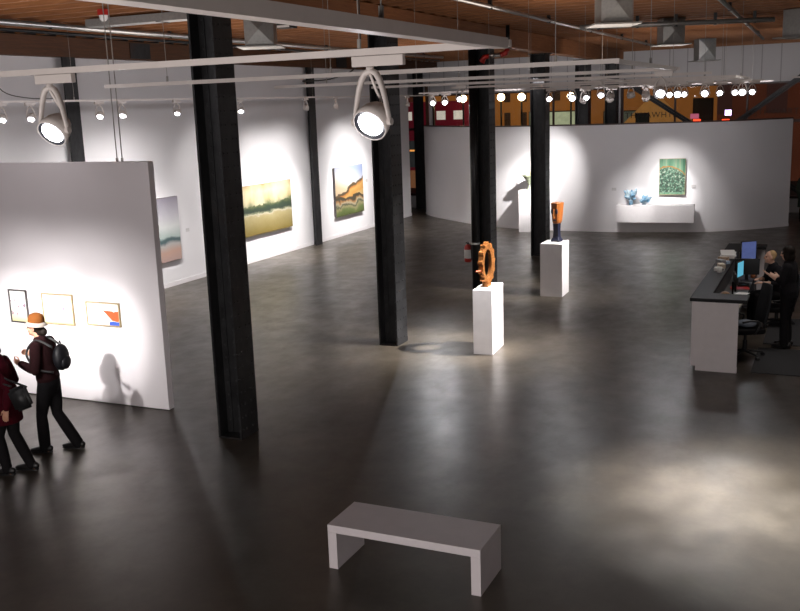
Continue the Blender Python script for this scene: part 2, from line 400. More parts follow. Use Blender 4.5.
def p_green(t, v):
    x = t.xyz(v); st = t.noise(t.coord('Object', (9, 9, .6)), 1.6, 3); n = t.noise(v, 9, 6, .7)
    base = t.ramp(st, [(.3, (.05, .20, .11)), (.5, (.16, .36, .22)), (.7, (.34, .46, .30))])
    sp = t.ramp(t.noise(v, 15, 4, .75), [(0, (.008, .012, .012)), (.47, (.06, .16, .10)), (.53, (.10, .26, .17)), (.58, (.52, .55, .46))], 'CONSTANT')
    arc = t.math('SUBTRACT', x['Z'], t.math('SUBTRACT', .30, t.math('ADD', t.math('MULTIPLY', t.math('MULTIPLY', x['X'], x['X']), 1.0), t.math('MULTIPLY', x['X'], .25))))
    arc = t.math('ADD', arc, t.math('MULTIPLY', t.math('SUBTRACT', n, .5), .12))
    low = t.math('MULTIPLY', t.math('LESS_THAN', arc, -.03), t.math('GREATER_THAN', x['Z'], -.48)); line = t.math('LESS_THAN', t.math('ABSOLUTE', arc), .022)
    c = t.mix(t.math('MULTIPLY', low, .85), base, sp); t.color(t.mix(1.0, t.mix(line, c, (.42, .20, .04)), (.62, .60, .60), 'MULTIPLY'))
def p_figs(col1, col2, thr):
    def f(t, v):
        x = t.xyz(v); n = t.noise(v, 13, 4, .6); g = t.noise(v, 3, 3)
        base = t.ramp(t.math('ADD', t.math('DIVIDE', x['Z'], .5), .5), [(0, (.48, .44, .20)), (.25, (.66, .64, .48)), (.6, (.74, .73, .70))])
        m = t.ramp(n, [(thr, (0, 0, 0)), (thr + .04, (1, 1, 1))]); band = t.math('LESS_THAN', t.math('ABSOLUTE', t.math('ADD', x['Z'], .03)), .13)
        t.color(t.mix(t.math('MULTIPLY', m, band), base, t.mix(g, col1, col2)))
    return f
def p_boat(t, v):
    x = t.xyz(v); n = t.noise(v, 8, 4)
    hull = t.math('MULTIPLY', t.math('GREATER_THAN', t.math('ADD', x['X'], t.math('MULTIPLY', x['Z'], 1.1)), .06), t.math('LESS_THAN', t.math('ABSOLUTE', t.math('ADD', x['Z'], t.math('SUBTRACT', t.math('MULTIPLY', n, .08), .02))), .075))
    water = t.math('MULTIPLY', t.math('GREATER_THAN', x['X'], .10), t.math('LESS_THAN', t.math('ADD', x['Z'], t.math('MULTIPLY', n, .06)), -.075))
    c = t.ramp(n, [(.3, (.70, .69, .62)), (.7, (.76, .75, .70))]); c = t.mix(hull, c, (.48, .10, .03)); t.color(t.mix(water, c, (.04, .09, .50)))
M_EDGE = mat('canvas_edge', (.16, .14, .14), .8); M_PFRAME = mat('thin_dark_frame', (.06, .05, .05), .5); M_PFRAMEL = mat('thin_tan_frame', (.34, .26, .14), .5)
def painting(name, label, cy, cz, ly, lz, build, x=-14.768, dep=.07, group='landscape paintings on the long white wall'):
    t = thing(name, label, 'painting', (x, cy, cz), 0, group)
    obj('canvas_edge', box(.002, dep, -ly / 2, ly / 2, -lz / 2, lz / 2), M_EDGE, t)
    obj('painted_face', box(dep + .0005, dep + .006, -ly / 2 + .004, ly / 2 - .004, -lz / 2 + .004, lz / 2 - .004), paint_mat(name + '_oil', build), t)
painting('grey_picture', 'grey and mauve abstract canvas with a dark horizon line, partly behind the hanging panel', 18.2, 1.42, 1.9, 1.56, p_grey)
painting('field_picture', 'wide yellow landscape canvas with a misty dark green tree band', 23.22, 1.455, 2.72, 1.40, p_mist)
painting('hill_picture', 'landscape canvas of orange hills under a pale blue sky', 28.38, 1.47, 2.03, 1.60, p_hill)
def picture(name, label, cx, cz, lx, lz, y, build, fr=M_PFRAME, fw_=.02, rotz=0, cat='picture', group=None):
    t = thing(name, label, cat, (cx, y, cz), rotz, group); bm = BM()
    for a in (-1, 1):
        bx(bm, a * lx / 2 - fw_ / 2, a * lx / 2 + fw_ / 2, -.03, -.003, -lz / 2 - fw_ / 2, lz / 2 + fw_ / 2)
        bx(bm, -lx / 2, lx / 2, -.029, -.004, a * lz / 2 - fw_ / 2, a * lz / 2 + fw_ / 2)
    obj('picture_frame', bm, fr, t); obj('painted_face', box(-lx / 2, lx / 2, -.018, -.006, -lz / 2, lz / 2), paint_mat(name + '_paint', build), t)
    return t
G = 'small framed pictures on the hanging panel'
picture('figure_picture', 'small upright framed picture of dark figures, in front of the woman in the hat', -11.21, 1.40, .34, .49, 10.554, p_figs((.20, .12, .16), (.35, .22, .30), .56), group=G)
picture('flower_picture', 'framed picture with pink and mauve dabs, just above the tan hat', -10.43, 1.395, .58, .45, 10.554, p_figs((.55, .22, .30), (.30, .22, .42), .60), M_PFRAMEL, group=G)
picture('boat_picture', 'framed picture of a red boat on blue water, nearest the open edge of the panel', -9.575, 1.37, .60, .335, 10.554, p_boat, M_PFRAMEL, group=G)
picture('green_picture', 'green speckled abstract painting above the floating white shelf', -4.55, 1.735, .775, 1.10, 30.47, p_green, M_PFRAMEL, .01, rotz=R(9), cat='painting')
M_CARD = mat('label_card', (.55, .53, .53), .7)
for (x, y, z, rz, lb) in ((-9.13, 10.5545, 1.19, 0, 'tiny grey caption card beside the red boat picture'), (-14.768, 19.55, 1.30, R(90), 'tiny grey caption card beside the grey abstract canvas'),
                          (-14.768, 29.8, 1.67, R(90), 'tiny grey caption card beside the orange hill canvas'), (-6.3, 30.275, 1.36, R(2), 'tiny caption card on the curved wall by the blue glass'), (-3.93, 30.655, 1.42, R(14), 'tiny caption card on the curved wall beside the green painting')):
    tag(obj('caption_sign', box(-.07, .07, -.006, -.002, -.045, .045), M_CARD, loc=(x, y, z), rot=(0, 0, rz)), lb, 'caption card', 'caption cards beside the artworks')

# floating shelf and glass
t = thing('floating_shelf', 'long white box shelf floating on the curved wall under the green painting', 'shelf', (-5.0, 30.2, 0), R(5))
obj('shelf_box', box(-1.17, 1.17, -.25, .16, .36, .90), M_WHITE, t, bevel=.006)
t2 = thing('glass_sculpture', 'pale blue and clear glass sculpture glowing on the floating shelf', 'sculpture', (-5.62, 30.05, .905), R(5))
M_BGLASS = NT('blue_glass'); M_BGLASS.color((.30, .62, .85)); M_BGLASS.rough(.12); M_BGLASS.b.inputs['Transmission Weight'].default_value = .55; nz = M_BGLASS.noise(M_BGLASS.coord('Object'), 9, 3); M_BGLASS.color(M_BGLASS.ramp(nz, [(.35, (.18, .5, .8)), (.65, (.75, .9, .95))])); M_BGLASS = M_BGLASS.m
rnd = random.Random(3)
for nm, cx, cz, nn in (('glass_cluster', -.10, .26, 18), ('glass_cluster', .30, .14, 12)):
    bm = BM()
    for k in range(nn):
        a, e = rnd.uniform(0, 6.28), rnd.uniform(-.25, 1.2); L = rnd.uniform(.15, .27) * (1.3 if cx < 0 else 1)
        d = Vector((math.cos(a) * math.cos(e), .6 * math.sin(a) * math.cos(e), math.sin(e)))
        base = Vector((cx, 0, cz * .8)); tube(bm, [base, base + d * L * .6, base + d * L], [.035, .06, .014], 8)
    tube(bm, [(cx, 0, .0), (cx, 0, cz)], [.07, .04], 10)
    obj(nm, bm, M_BGLASS, t2, smooth=True)

# ------------------------------------------------------------------ pedestals and sculptures
def pedestal(x, y, w, d, h, rz, label):
    t = thing('pedestal', label, 'pedestal', (x, y, 0), rz, 'white box pedestals'); obj('pedestal_box', box(0, w, 0, d, 0, h), M_WHITE, t, bevel=.004); return t
pedestal(-5.432, 14.80, .336, .72, 1.114, .059, 'tall white box pedestal under the bronze toothed ring')
pedestal(-5.713, 19.85, .486, .62, 1.156, .022, 'tall white box pedestal under the carved wooden head')
pedestal(-9.27, 29.75, .56, .5, 1.36, .1, 'white box pedestal against the curved wall, half hidden by a riveted column')
# bronze ring
def ring_mat():
    t = NT('polished_bronze'); n = t.noise(t.coord('Object'), 14, 4); t.color(t.ramp(n, [(.3, (.24, .085, .022)), (.7, (.46, .19, .060))])); t.rough(.22); t.b.inputs['Metallic'].default_value = .72; return t.m
M_BRONZE = ring_mat()
t = thing('bronze_sculpture', 'bronze oval ring sculpture with toothed rim on the nearer pedestal', 'sculpture', (-5.30, 15.16, 1.118), R(82))
bm = BM(); N = 72; inner, outer = [], []
for k in range(N):
    a = 2 * math.pi * k / N; tooth = 1.0 + .16 * max(0, math.sin(a * 13)) ** .6 * (1 if not 4.2 < a < 5.2 else .2)
    ro, ri = (.215 * tooth, .335 * (1 + (tooth - 1) * .7)), (.135, .245)
    for lst, (ax, az), hw in ((outer, ro, .045), (inner, ri, .03)):
        lst.append([bm.verts.new((ax * math.cos(a), sgn * hw, .375 + az * math.sin(a) + .02)) for sgn in (-1, 1)])
for k in range(N):
    q = (k + 1) % N
    bm.faces.new((outer[k][0], outer[q][0], outer[q][1], outer[k][1])); bm.faces.new((inner[k][0], inner[k][1], inner[q][1], inner[q][0]))
    bm.faces.new((outer[k][0], inner[k][0], inner[q][0], outer[q][0])); bm.faces.new((outer[k][1], outer[q][1], inner[q][1], inner[k][1]))
obj('toothed_ring', bm, M_BRONZE, t)
obj('foot_block', box(-.07, .07, -.055, .055, 0, .10), M_BRONZE, t, bevel=.008)
bm = BM(); tube(bm, [(-.20, 0, .30), (-.36, .02, .31)], [.014, .01], 8); tag(obj('rod', bm, mat('red_brown_rod', (.28, .05, .02), .5), t), 'thin red brown rod')
# wooden head
t = thing('carved_head', 'tapered orange wooden head on dark blue neck, on the farther pedestal', 'sculpture', (-5.44, 20.22, 1.16), R(-14))
M_CARVE = wood_mat('orange_carved_wood', (.15, .040, .008), (.36, .125, .030), 'Z', .35, 9); M_NAVY = mat('navy_stain', (.008, .009, .022), .4)
bm = BM()
prof = [(.40, .066, .085), (.46, .080, .10), (.62, .090, .115), (.80, .100, .125), (.85, .105, .13)]
rings = []
for z, a, b in prof:
    rings.append([bm.verts.new((a * sx, b * sy, z)) for sx, sy in ((-1, -.6), (-.7, -1), (.7, -1), (1, -.6), (1, 1), (-1, 1))])
for i in range(len(rings) - 1):
    for j in range(6): bm.faces.new((rings[i][j], rings[i][(j + 1) % 6], rings[i + 1][(j + 1) % 6], rings[i + 1][j]))
bm.faces.new(rings[0][::-1]); bm.faces.new(rings[-1])
hd = obj('wooden_head', bm, M_CARVE, t, bevel=.01)
bm = BM(); prism(bm, [(-.024, -.105), (0, -.16), (.024, -.105)], .52, .72); obj('nose', bm, M_CARVE, hd)
for sx in (-1, 1):
    bm = BM(); ball(bm, (sx * .050, -.110, .67), (.034, .024, .065), 10, 6); obj('eye_hollow', bm, M_NAVY, hd)
bm = BM(); ball(bm, (0, -.098, .475), (.042, .02, .016), 10, 6); obj('mouth', bm, M_NAVY, hd)
bm = BM(); rings = []
for z, a in ((0, .095), (.04, .095), (.10, .066), (.22, .058), (.34, .062), (.40, .066)):
    rings.append([bm.verts.new((a * sx, a * sy, z)) for sx, sy in ((-1, -1), (1, -1), (1, 1), (-1, 1))])
for i in range(len(rings) - 1):
    for j in range(4): bm.faces.new((rings[i][j], rings[i][(j + 1) % 4], rings[i + 1][(j + 1) % 4], rings[i + 1][j]))
bm.faces.new(rings[0][::-1]); bm.faces.new(rings[-1]); obj('neck', bm, M_NAVY, t, bevel=.008)
# flared vessel
t = thing('flared_vessel', 'pale green flared vessel sculpture on the pedestal by the curved wall', 'sculpture', (-8.98, 29.98, 1.364))
bm = BM(); lathe(bm, [(.09, 0), (.09, .02), (.03, .06), (.025, .16), (.06, .24), (.14, .34), (.22, .44), (.235, .47), (.21, .46), (.12, .35), (.03, .26)], 22); obj('bowl', bm, mat('celadon_glaze', (.34, .38, .26), .25, var=.5, scale=9), t, smooth=True)
bm = BM()
for k in range(5):
    a = k * 1.3; d = Vector((math.cos(a) * .12, math.sin(a) * .12, 0)); tube(bm, [(0, 0, .26), d * .6 + Vector((0, 0, .46)), d * 1.6 + Vector((0, 0, .60))], [.01, .03, .006], 8)
obj('petal', bm, mat('pale_petal', (.50, .47, .30), .4, var=.3), t, smooth=True)

# ------------------------------------------------------------------ bench
t = thing('bench', 'white waterfall bench standing alone on the concrete floor', 'bench', (-4.091, 7.147, 0), -.005)
W_, D_, H_ = 1.496, .55, .434
obj('seat', box(0, W_, 0, D_, H_ - .075, H_), M_BENCH, t, bevel=.003)
obj('leg', box(0, .09, 0, D_, 0, H_ - .0755), M_BENCH, t, bevel=.003); obj('leg', box(W_ - .09, W_, 0, D_, 0, H_ - .0755), M_BENCH, t, bevel=.003)

# ------------------------------------------------------------------ extinguisher, pipe
t = thing('fire_extinguisher', 'red fire extinguisher with white label hung on riveted column', 'fire extinguisher', (-7.585, 20.42, .60))
bm = BM(); lathe(bm, [(.07, 0), (.085, .015), (.085, .33), (.07, .38), (.03, .41)], 16); obj('cylinder', bm, M_RED, t, smooth=True)
bm = BM(); lathe(bm, [(.0865, .09), (.0865, .29)], 16); obj('paper_label', bm, M_PAPER, t)
bm = BM(); tube(bm, [(0, 0, .41), (0, 0, .45)], .018, 8); bx(bm, -.015, .015, -.10, .03, .445, .465); obj('valve', bm, M_BLACK, t)
bm = BM(); tube(bm, [(.02, -.02, .44), (.10, -.07, .40), (.11, -.07, .2), (.105, -.05, .06)], .012, 8); obj('hose', bm, M_BLACK, t)
t = thing('riser_pipe', 'black vertical standpipe strapped to the column with the extinguisher', 'pipe', (-7.36, 20.33, 0))
bm = BM(); tube(bm, [(0, 0, 0), (0, 0, 5.35)], .095, 16); obj('pipe', bm, M_BLACKMETAL, t, smooth=True)
bm = BM(); lathe(bm, [(.098, 1.03), (.098, 1.07)], 16); obj('strap', bm, M_CHROME, t)
t = thing('ceiling_sprinkler_valve', 'red sprinkler valve fitting at the top of the standpipe', 'valve', (-6.88, 20.32, 5.05)); t['kind'] = 'thing'
bm = BM(); tube(bm, [(-.26, 0, .0), (-.2, 0, .1), (-.08, 0, .12)], [.07, .06, .05], 10); obj('elbow', bm, M_RED, t, smooth=True)
bm = BM(); tube(bm, [(-.08, 0, .12), (.18, 0, .13)], .04, 10); ball(bm, (.0, -.03, .13), .06, 10, 6); obj('coupling', bm, M_CHROME, t, smooth=True)
bm = BM(); tube(bm, [(.18, 0, .13), (.28, 0, .16), (.34, 0, .26)], [.06, .06, .05], 10); obj('elbow', bm, M_RED, t, smooth=True)
bm = BM(); tube(bm, [(.34, 0, .26), (.34, 0, .74)], .045, 10); obj('drop_pipe', bm, M_BLACKMETAL, t, smooth=True)

# ------------------------------------------------------------------ ceiling services
def pipe(name, a, b, r, m, label, brackets=0):
    a, b = Vector(a), Vector(b); t = thing(name, label, 'pipe', a); bm = BM(); tube(bm, [(0, 0, 0), b - a], r, 10); obj('pipe', bm, m, t, smooth=True)
    for k in range(brackets):
        p = (b - a) * ((k + .5) / brackets); bm = BM(); bx(bm, p.x - .03, p.x + .03, p.y - .03, p.y + .03, p.z - r - .01, 5.80 - a.z); obj('hanger', bm, M_BLACKMETAL, t)
pipe('ceiling_pipe', (-12.3, 8, 5.72), (-12.3, 31, 5.72), .05, M_CHROME, 'grey pipe under the joists along the painting wall', 7)
pipe('ceiling_pipe', (-12.42, 8, 5.62), (-12.42, 31, 5.62), .03, M_BLACKMETAL, 'thin black pipe just below the grey one by the painting wall', 0)
pipe('ceiling_pipe', (-5.2, 10, 5.70), (-5.2, 31, 5.70), .035, M_CHROME, 'thin steel sprinkler pipe beside the timber beam', 6)
pipe('ceiling_pipe', (-1.75, 12, 5.70), (-2.05, 30, 5.70), .04, M_GALV, 'thin grey pipe running away above the reception desk', 4)
pipe('ceiling_pipe', (-4.9, 20.0, 5.62), (-1.25, 21.25, 5.62), .05, M_GALV, 'grey pipe crossing the ceiling near the square duct boxes', 5)
def duct(x, y, w, label, rz=0, zb=5.28, tray=True):
    t = thing('duct_vent', label, 'duct', (x, y, zb), rz, 'square galvanised duct boxes under the joists'); h = 5.80 - zb
    bm = BM(); bx(bm, -w / 2, w / 2, -w / 2, w / 2, 0, h)
    obj('duct_sleeve', bm, M_GALV, t)
    bm = BM()
    v = [bm.verts.new(p) for p in ((-w / 2, -w / 2 - .002, .0), (w / 2, -w / 2 - .002, .0), (w / 2, -w / 2 - .002, h), (-w / 2, -w / 2 - .002, h), (0, -w / 2 - .07, h * .5))]
    for i in range(4): bm.faces.new((v[i], v[(i + 1) % 4], v[4]))
    obj('creased_face', bm, M_GALV, t)
    if tray: obj('diffuser_plate', box(-w * .75, w * .75, -w * .75, w * .75, -.035, -.012), M_GALV, t)
duct(-3.12, 14.8, .46, 'big creased galvanised duct box above the columns, nearest of its row', R(25))
duct(-3.34, 21.7, .46, 'creased duct box, middle of the row in front of the boarded wall', R(25))
duct(-3.70, 30.5, .50, 'small creased duct box hanging low against the boarded wall', R(25), 5.2)
duct(-.72, 21.5, .55, 'dull duct box at the frame edge above the desk', R(60))
duct(-9.15, 14.6, .50, 'creased duct box just beyond the tallest riveted column', R(25))
t = thing('flat_duct', 'flat grey duct under the joists beside the red and white alarm', 'duct', (-10.2, 13.3, 5.64)); obj('duct_body', box(-1.5, 1.3, -.16, .16, .03, .155), M_GALV, t); obj('hanger_vent_strap', box(-.02, .02, -.17, .17, .02, .029), M_BLACKMETAL, t)
for yy in (18.1, 28.0): obj('beam_plate', box(-14.5995, -14.585, yy - .35, yy + .35, 5.43, 5.77), M_STEEL, bpy.data.objects['trim_1'])
t = thing('smoke_alarm', 'small red and white alarm unit hung under the joists above the panel cables', 'alarm', (-10.40, 12.1, 5.62))
obj('red_base', box(-.07, .07, -.05, .05, .09, .178), M_RED, t); bm = BM(); lathe(bm, [(.03, 0), (.06, .03), (.068, .089)], 12); obj('white_dome', bm, M_PAPER, t)
t = thing('cord_junction_box', 'small black box with pale stripe under the joists by the duct', 'junction box', (-9.4, 15.9, 5.66))
obj('housing', box(-.16, .16, -.12, .12, 0, .14), M_BLACK, t); obj('stripe', box(-.13, .13, -.125, -.1205, .01, .05), M_PAPER, t)
obj('hanger_strap', box(-7.0, -6.95, 20.4, 20.45, 5.8, 5.801), M_BLACKMETAL).hide_render = False
bpy.data.objects.remove(bpy.data.objects['hanger_strap'])

# ------------------------------------------------------------------ lighting rails
ZT = 4.48
def rail(a, b, label, rods=(), w=.036, thick=.036, group='white lighting rails hung under the ceiling'):
    a, b = Vector((*a, ZT)), Vector((*b, ZT)); t = thing('lighting_rail', label, 'lighting rail', a, 0, group); d = b - a; bm = BM()
    if abs(d.x) > abs(d.y): bx(bm, min(0, d.x), max(0, d.x), -w / 2, w / 2, -thick / 2, thick / 2)
    else:
        bx(bm, -w / 2, w / 2, min(0, d.y), max(0, d.y), -thick / 2, thick / 2)
    obj('rail_body', bm, M_TRACK, t)
    for f in rods:
        p = d * f; bm = BM(); tube(bm, [(p.x, p.y, thick / 2), (p.x, p.y, 5.80 - ZT)], .0032, 6); tube(bm, [(p.x, p.y, thick / 2), (p.x, p.y, thick / 2 + .05)], .011, 8)
        obj('suspension_rod', bm, M_CABLE, t)
    return t
rail((-9.5, 4.70), (-1.499, 4.70), 'white lighting rail carrying the two big lamps', (.12, .5, .895))
r0 = rail((-1.535, 1.2), (-1.535, 4.66), 'thick white lighting rail running out over the bench', (.6,), .074, .05)
obj('conductor_groove', box(-.040, -.0375, 0, 3.4, -.010, .003), M_CABLE, r0)
names = ['second lighting rail, next past the one with the big lamps', 'third lighting rail back, ending near the reception desk', 'fourth lighting rail back, crossing the middle riveted columns', 'fifth lighting rail back, in front of the extinguisher column', 'sixth lighting rail back, just past the extinguisher column', 'seventh lighting rail back, in front of the curved wall', 'last lighting rail back, close to the curved wall']
ys = [7.75, 10.95, 13.85, 17.3, 20.0, 24.2, 27.4]
for i, y in enumerate(ys):
    rail(((-6.72 if i == 0 else -10.3 if y == 24.2 else -6.7), y), (-1.58, y), names[i], (.15, .5, .9))
rail((-1.50, 7.79), (-1.92, 7.79 + 0), 'x', ()) if False else None
rail((-1.62, 7.80), (-1.62, 10.9), 'short lighting rail joining the second and third rails', (.5,))
rail((-3.45, 13.9), (-3.45, 17.25), 'short lighting rail above the two sculpture pedestals', (.5,))
rail((-1.62, 17.35), (-1.62, 19.95), 'short lighting rail joining the fifth and sixth rails', (.5,))
rail((-.9, 22.0), (3.5, 22.0), 'lighting rail over the reception desk side', (.3,))
rail((-12.9, 6.5), (-12.9, 31.5), 'long lighting rail parallel to the painting wall', (.12, .3, .48, .66, .84))

def aim(d): return d.to_track_quat('Z', 'Y').to_matrix()
NL = 0
def track_light(x, y, d, label, axis='X', size=1.0, lens=None, group='white track spotlights', drop=.27, light=None, look=None):
    """head on the rail at (x,y) whose beam points along d"""
    d = Vector(look or d).normalized(); z0 = ZT - .020; S = size; t = thing('track_spotlight', label, 'spotlight', (x, y, z0), 0, group)
    a = .15 * S; bm = BM()
    if axis == 'X': bx(bm, -a, a, -.02, .02, -.055, 0)
    else: bx(bm, -.02, .02, -a, a, -.055, 0)
    obj('rail_adapter', bm, M_TRACK, t, bevel=.004)
    hx = Vector((d.x, d.y, 0)); hx = hx.normalized() if hx.length > .05 else Vector((0, -1, 0)); sd = Vector((-hx.y, hx.x, 0))
    off = (-.05 * S if axis == 'X' else 0)
    top = Vector((off, 0, -.055)); hc = Vector((off, 0, -.055 - drop * S)); r = .098 * S
    bm = BM(); tube(bm, [top, top - Vector((0, 0, .025 * S))], .022 * S, 10)
    pts = []
    for k in range(13):
        u = -1 + 2 * k / 12; pts.append(top + Vector((0, 0, -.02 * S)) + sd * (r * 1.12 * math.copysign(abs(u) ** .62, u)) + Vector((0, 0, -(drop - .02) * S * abs(u) ** 1.55)))
    tube(bm, pts, [(.010 * S + .008 * S * (1 - abs(-1 + 2 * k / 12)), .024 * S - .006 * S * abs(-1 + 2 * k / 12)) for k in range(13)], 8, ref=hx)
    yk = obj('yoke', bm, M_TRACK, t, smooth=True)
    m = aim(d); bm = BM()
    lathe(bm, [(.03 * S, -.11 * S), (.062 * S, -.10 * S), (.085 * S, -.06 * S), (r, -.01 * S), (r, .035 * S), (r * .93, .036 * S), (r * .9, .02 * S)], 22, hc, m)
    hs = obj('lamp_housing', bm, M_TRACK, t, smooth=True)
    bm = BM(); lathe(bm, [(r * .93, .012 * S), (r * .93, .034 * S), (r * .74, .026 * S), (r * .74, .010 * S)], 22, hc, m); obj('baffle_ring', bm, M_BAFFLE, hs)
    bm = BM(); lathe(bm, [(r * .735, .012 * S), (r * .7, .030 * S), (r * .4, .040 * S), (r * .02, .043 * S)], 18, hc, m); obj('lens', bm, lens or M_LENS, hs, smooth=True)
    if S > .8:
        for q in (-1, 1):
            bm = BM(); tube(bm, [hc + sd * q * r * .9, hc + sd * q * r * 1.25], .02 * S, 10); obj('pivot_knob', bm, M_TRACK, t)
        bm = BM(); tube(bm, [top + Vector((0, 0, -.04)), top - hx * .06 * S + Vector((0, 0, -.13 * S)), hc - hx * .10 * S + Vector((0, 0, .12 * S)), hc - d * .105 * S], .008 * S, 8); obj('flex_cable', bm, M_TRACK, t, smooth=True)
    if light:
        tgt, P, ang, blend, rad = light[:5]; colr = light[5] if len(light) > 5 else (1, .97, .95)
        lp = Vector((x, y, z0)) + hc + d * .06 * S
        if P > 400: spot(lp, tgt, P * .68, ang * .85, blend, rad, colr); spot(lp, tgt, P * .32, min(150, ang * 1.6), blend, max(rad, .08), colr)
        else: spot(lp, tgt, P, ang, blend, rad, colr)
    return t
def spot(p, tgt, P, ang, blend=.8, rad=.04, colr=(1, .97, .95)):
    L = bpy.data.lights.new('spot_lamp', 'SPOT'); L.energy = P; L.spot_size = R(ang); L.spot_blend = blend; L.shadow_soft_size = rad; L.color = colr
    o = bpy.data.objects.new('spot_lamp', L); COL.objects.link(o); p = Vector(p); o.location = p
    o.rotation_euler = (Vector(tgt) - p).to_track_quat('-Z', 'Y').to_euler(); return o
def tl(x, y, tgt, label, P=0, ang=30, blend=.9, rad=.04, axis='X', colr=(1, .97, .95), **k):
    d = Vector(tgt) - Vector((x, y, ZT - .33)); return track_light(x, y, d, label, axis, light=(tgt, P, ang, blend, rad, colr) if P else None, **k)

KEY = 1.0
# the two big lamps by the camera
track_light(-4.47, 4.70, (.02, -.80, -.60), 'big white track lamp with arched yoke, above the hanging panel', 'X', 1.0, drop=.29)
track_light(-2.23, 4.70, (-.08, -.80, -.55), 'big white track lamp with arched yoke, in front of the second column', 'X', 1.0, drop=.29)
# panel lamps
tl(-9.2, 4.7, (-11.25, 10.55, 1.12), 'track lamp aimed at the dark figures picture', 3300, 19, 1.0)
tl(-8.4, 4.7, (-10.40, 10.55, 1.12), 'track lamp aimed at the pink dabs picture', 3300, 19, 1.0)
tl(-7.75, 4.7, (-9.62, 10.55, .98), 'track lamp aimed at the red boat picture', 3600, 20, 1.0)
# painting wall lamps
PW = 'lamps on the painting wall rail'
for y, ty, tz, P, ang, lb in ((12.25, 12.6, 1.0, 300, 80, 'small lit lamp on the wall rail, beside the slim column and frame edge'), (12.9, 14.2, .9, 300, 80, 'small lit lamp on the wall rail, second from the frame edge'),
                              (14.65, 17.0, .5, 260, 80, 'small lit lamp on the wall rail, first past the big lamp'), (15.3, 18.1, .3, 520, 80, 'small lit lamp on the wall rail close beside the panel cables'),
                              (17.05, 18.0, .3, 560, 80, 'small lit lamp on the wall rail just before the tallest column'), (19.5, 22.4, .5, 420, 76, 'small lit lamp on the wall rail just past the tallest column'),
                              (22.6, 23.2, .1, 800, 74, 'lamp on the wall rail over the yellow field canvas'), (24.3, 24.2, .3, 620, 76, 'lamp on the wall rail over the end of the yellow field canvas'),
                              (27.9, 28.2, .3, 820, 74, 'lamp on the wall rail over the orange hill canvas'), (29.3, 29.0, .5, 420, 78, 'lamp on the wall rail past the orange hill canvas')):
    tl(-12.9, y, (-14.77, ty, tz), lb, P * 1.85, ang, 1.0, .05, 'Y', size=.8, lens=M_LENSW, group=PW, look=(.25, -.55, -.8) if y < 22 else None)
    if 14 < y < 16: spot((-12.8, y - .12, 4.08), (-3, 3, 0), 80, 50, 1.0, .06, (.96, .97, 1))
# sculpture lamps
tl(-3.45, 15.5, (-5.3, 15.1, 1.2), 'track lamp lighting the bronze ring pedestal from the desk side', 8000, 46, 1.0, .02, 'Y', size=.6, look=(.25, -.8, -.6))
tl(-5.2, 13.85, (-5.25, 15.4, .9), 'track lamp lighting the bronze ring from the front', 1000, 44, .9, .02, size=.55, look=(.3, -.8, -.6))
tl(-3.2, 20.0, (-5.45, 20.2, 1.2), 'track lamp lighting the carved head from the desk side', 3600, 40, .9, .02, size=.6, look=(.2, -.8, -.6))
tl(-4.8, 27.4, (-4.55, 30.4, 1.55), 'track lamp aimed at the green painting', 1900, 27, 1.0, .04)
tl(-5.8, 27.4, (-5.55, 30.1, .85), 'track lamp aimed at the blue glass', 1200, 24, 1.0, .04)
tl(-6.55, 27.4, (-9.3, 30.4, 1.3), 'track lamp aimed at the vessel pedestal', 4200, 36, 1.0, .03)
# floor pool lamps
tl(-1.75, 10.95, (-.75, 10.15, 0), 'track lamp throwing a bright pool on the floor before the desk', 8500, 36, 1.0, .05, colr=(.97, .99, 1), size=.65, look=(.15, -.8, -.6))
spot((-1.75, 10.75, 4.15), (-.75, 10.15, 0), 1300, 60, 1.0, .05)
# far lamps, lit toward the viewer
ORD = 'first second third fourth fifth sixth seventh eighth ninth tenth eleventh twelfth'.split()
far = [(-9.87, 24.2), (-9.52, 24.2), (-6.66, 24.2), (-5.71, 24.2), (-3.97, 24.2), (-3.68, 24.2), (-3.34, 24.2), (-2.84, 24.2), (-2.52, 24.2), (-2.18, 24.2), (-1.80, 24.2),
       (-5.01, 20.0), (-2.88, 20.0), (-2.36, 20.0), (-1.66, 20.0)]
for i, (x, y) in enumerate(far):
    lt = ((x * .25, 9, 0), (200 if i == 0 else 45), 44, 1.0, .05, (.95, .96, 1)) if i in (0, 2, 5, 7, 9, 11, 14) else None
    track_light(x, y, (-x * .04, -.9, -.5), 'bright lamp before the street windows, %s from the painting wall on the %s lighting rail' % (ORD[i if i < 11 else i - 11], 'seventh' if i < 11 else 'sixth'), 'X', .85, M_LENS, 'small bright lamps clustered before the street windows', drop=.22, light=lt)
for k, (x, y) in enumerate(((-5.09, 24.2), (-3.80, 20.0), (-3.50, 20.0))):
    track_light(x, y, (.1, .3, -.9), ['clear unlit lamp hanging just above the pale gabled house roof edge', 'clear unlit lamp hanging over the gabled house peak', 'clear unlit lamp hanging close beside the biggest bright lamp cluster'][k], 'X', .8, M_CHROME, 'unlit lamps beside the bright far cluster', drop=.24)
# power feeds
def cord(pts, label, m=M_DKCABLE, r=.009):
    p0 = Vector(pts[0]); bm = BM(); tube(bm, [Vector(p) - p0 for p in smooth_poly([tuple(p) for p in pts], 5)], r, 6); o = obj('ceiling_cable', bm, m, smooth=True, loc=p0); tag(o, label, 'cable', None, 'thing')
cord([(-12.93, 12.3, 5.79), (-12.93, 12.2, 5.0), (-12.93, 12.35, 4.66), (-12.93, 12.9, 4.54), (-12.93, 13.6, 4.53)], 'dark power cord dropping to the painting wall rail')
cord([(-5.45, 10.985, 5.79), (-5.45, 10.985, 4.9), (-5.55, 10.985, 4.66), (-5.9, 10.985, 4.55), (-6.3, 10.985, 4.54)], 'dark power cord curving down onto the third lighting rail')

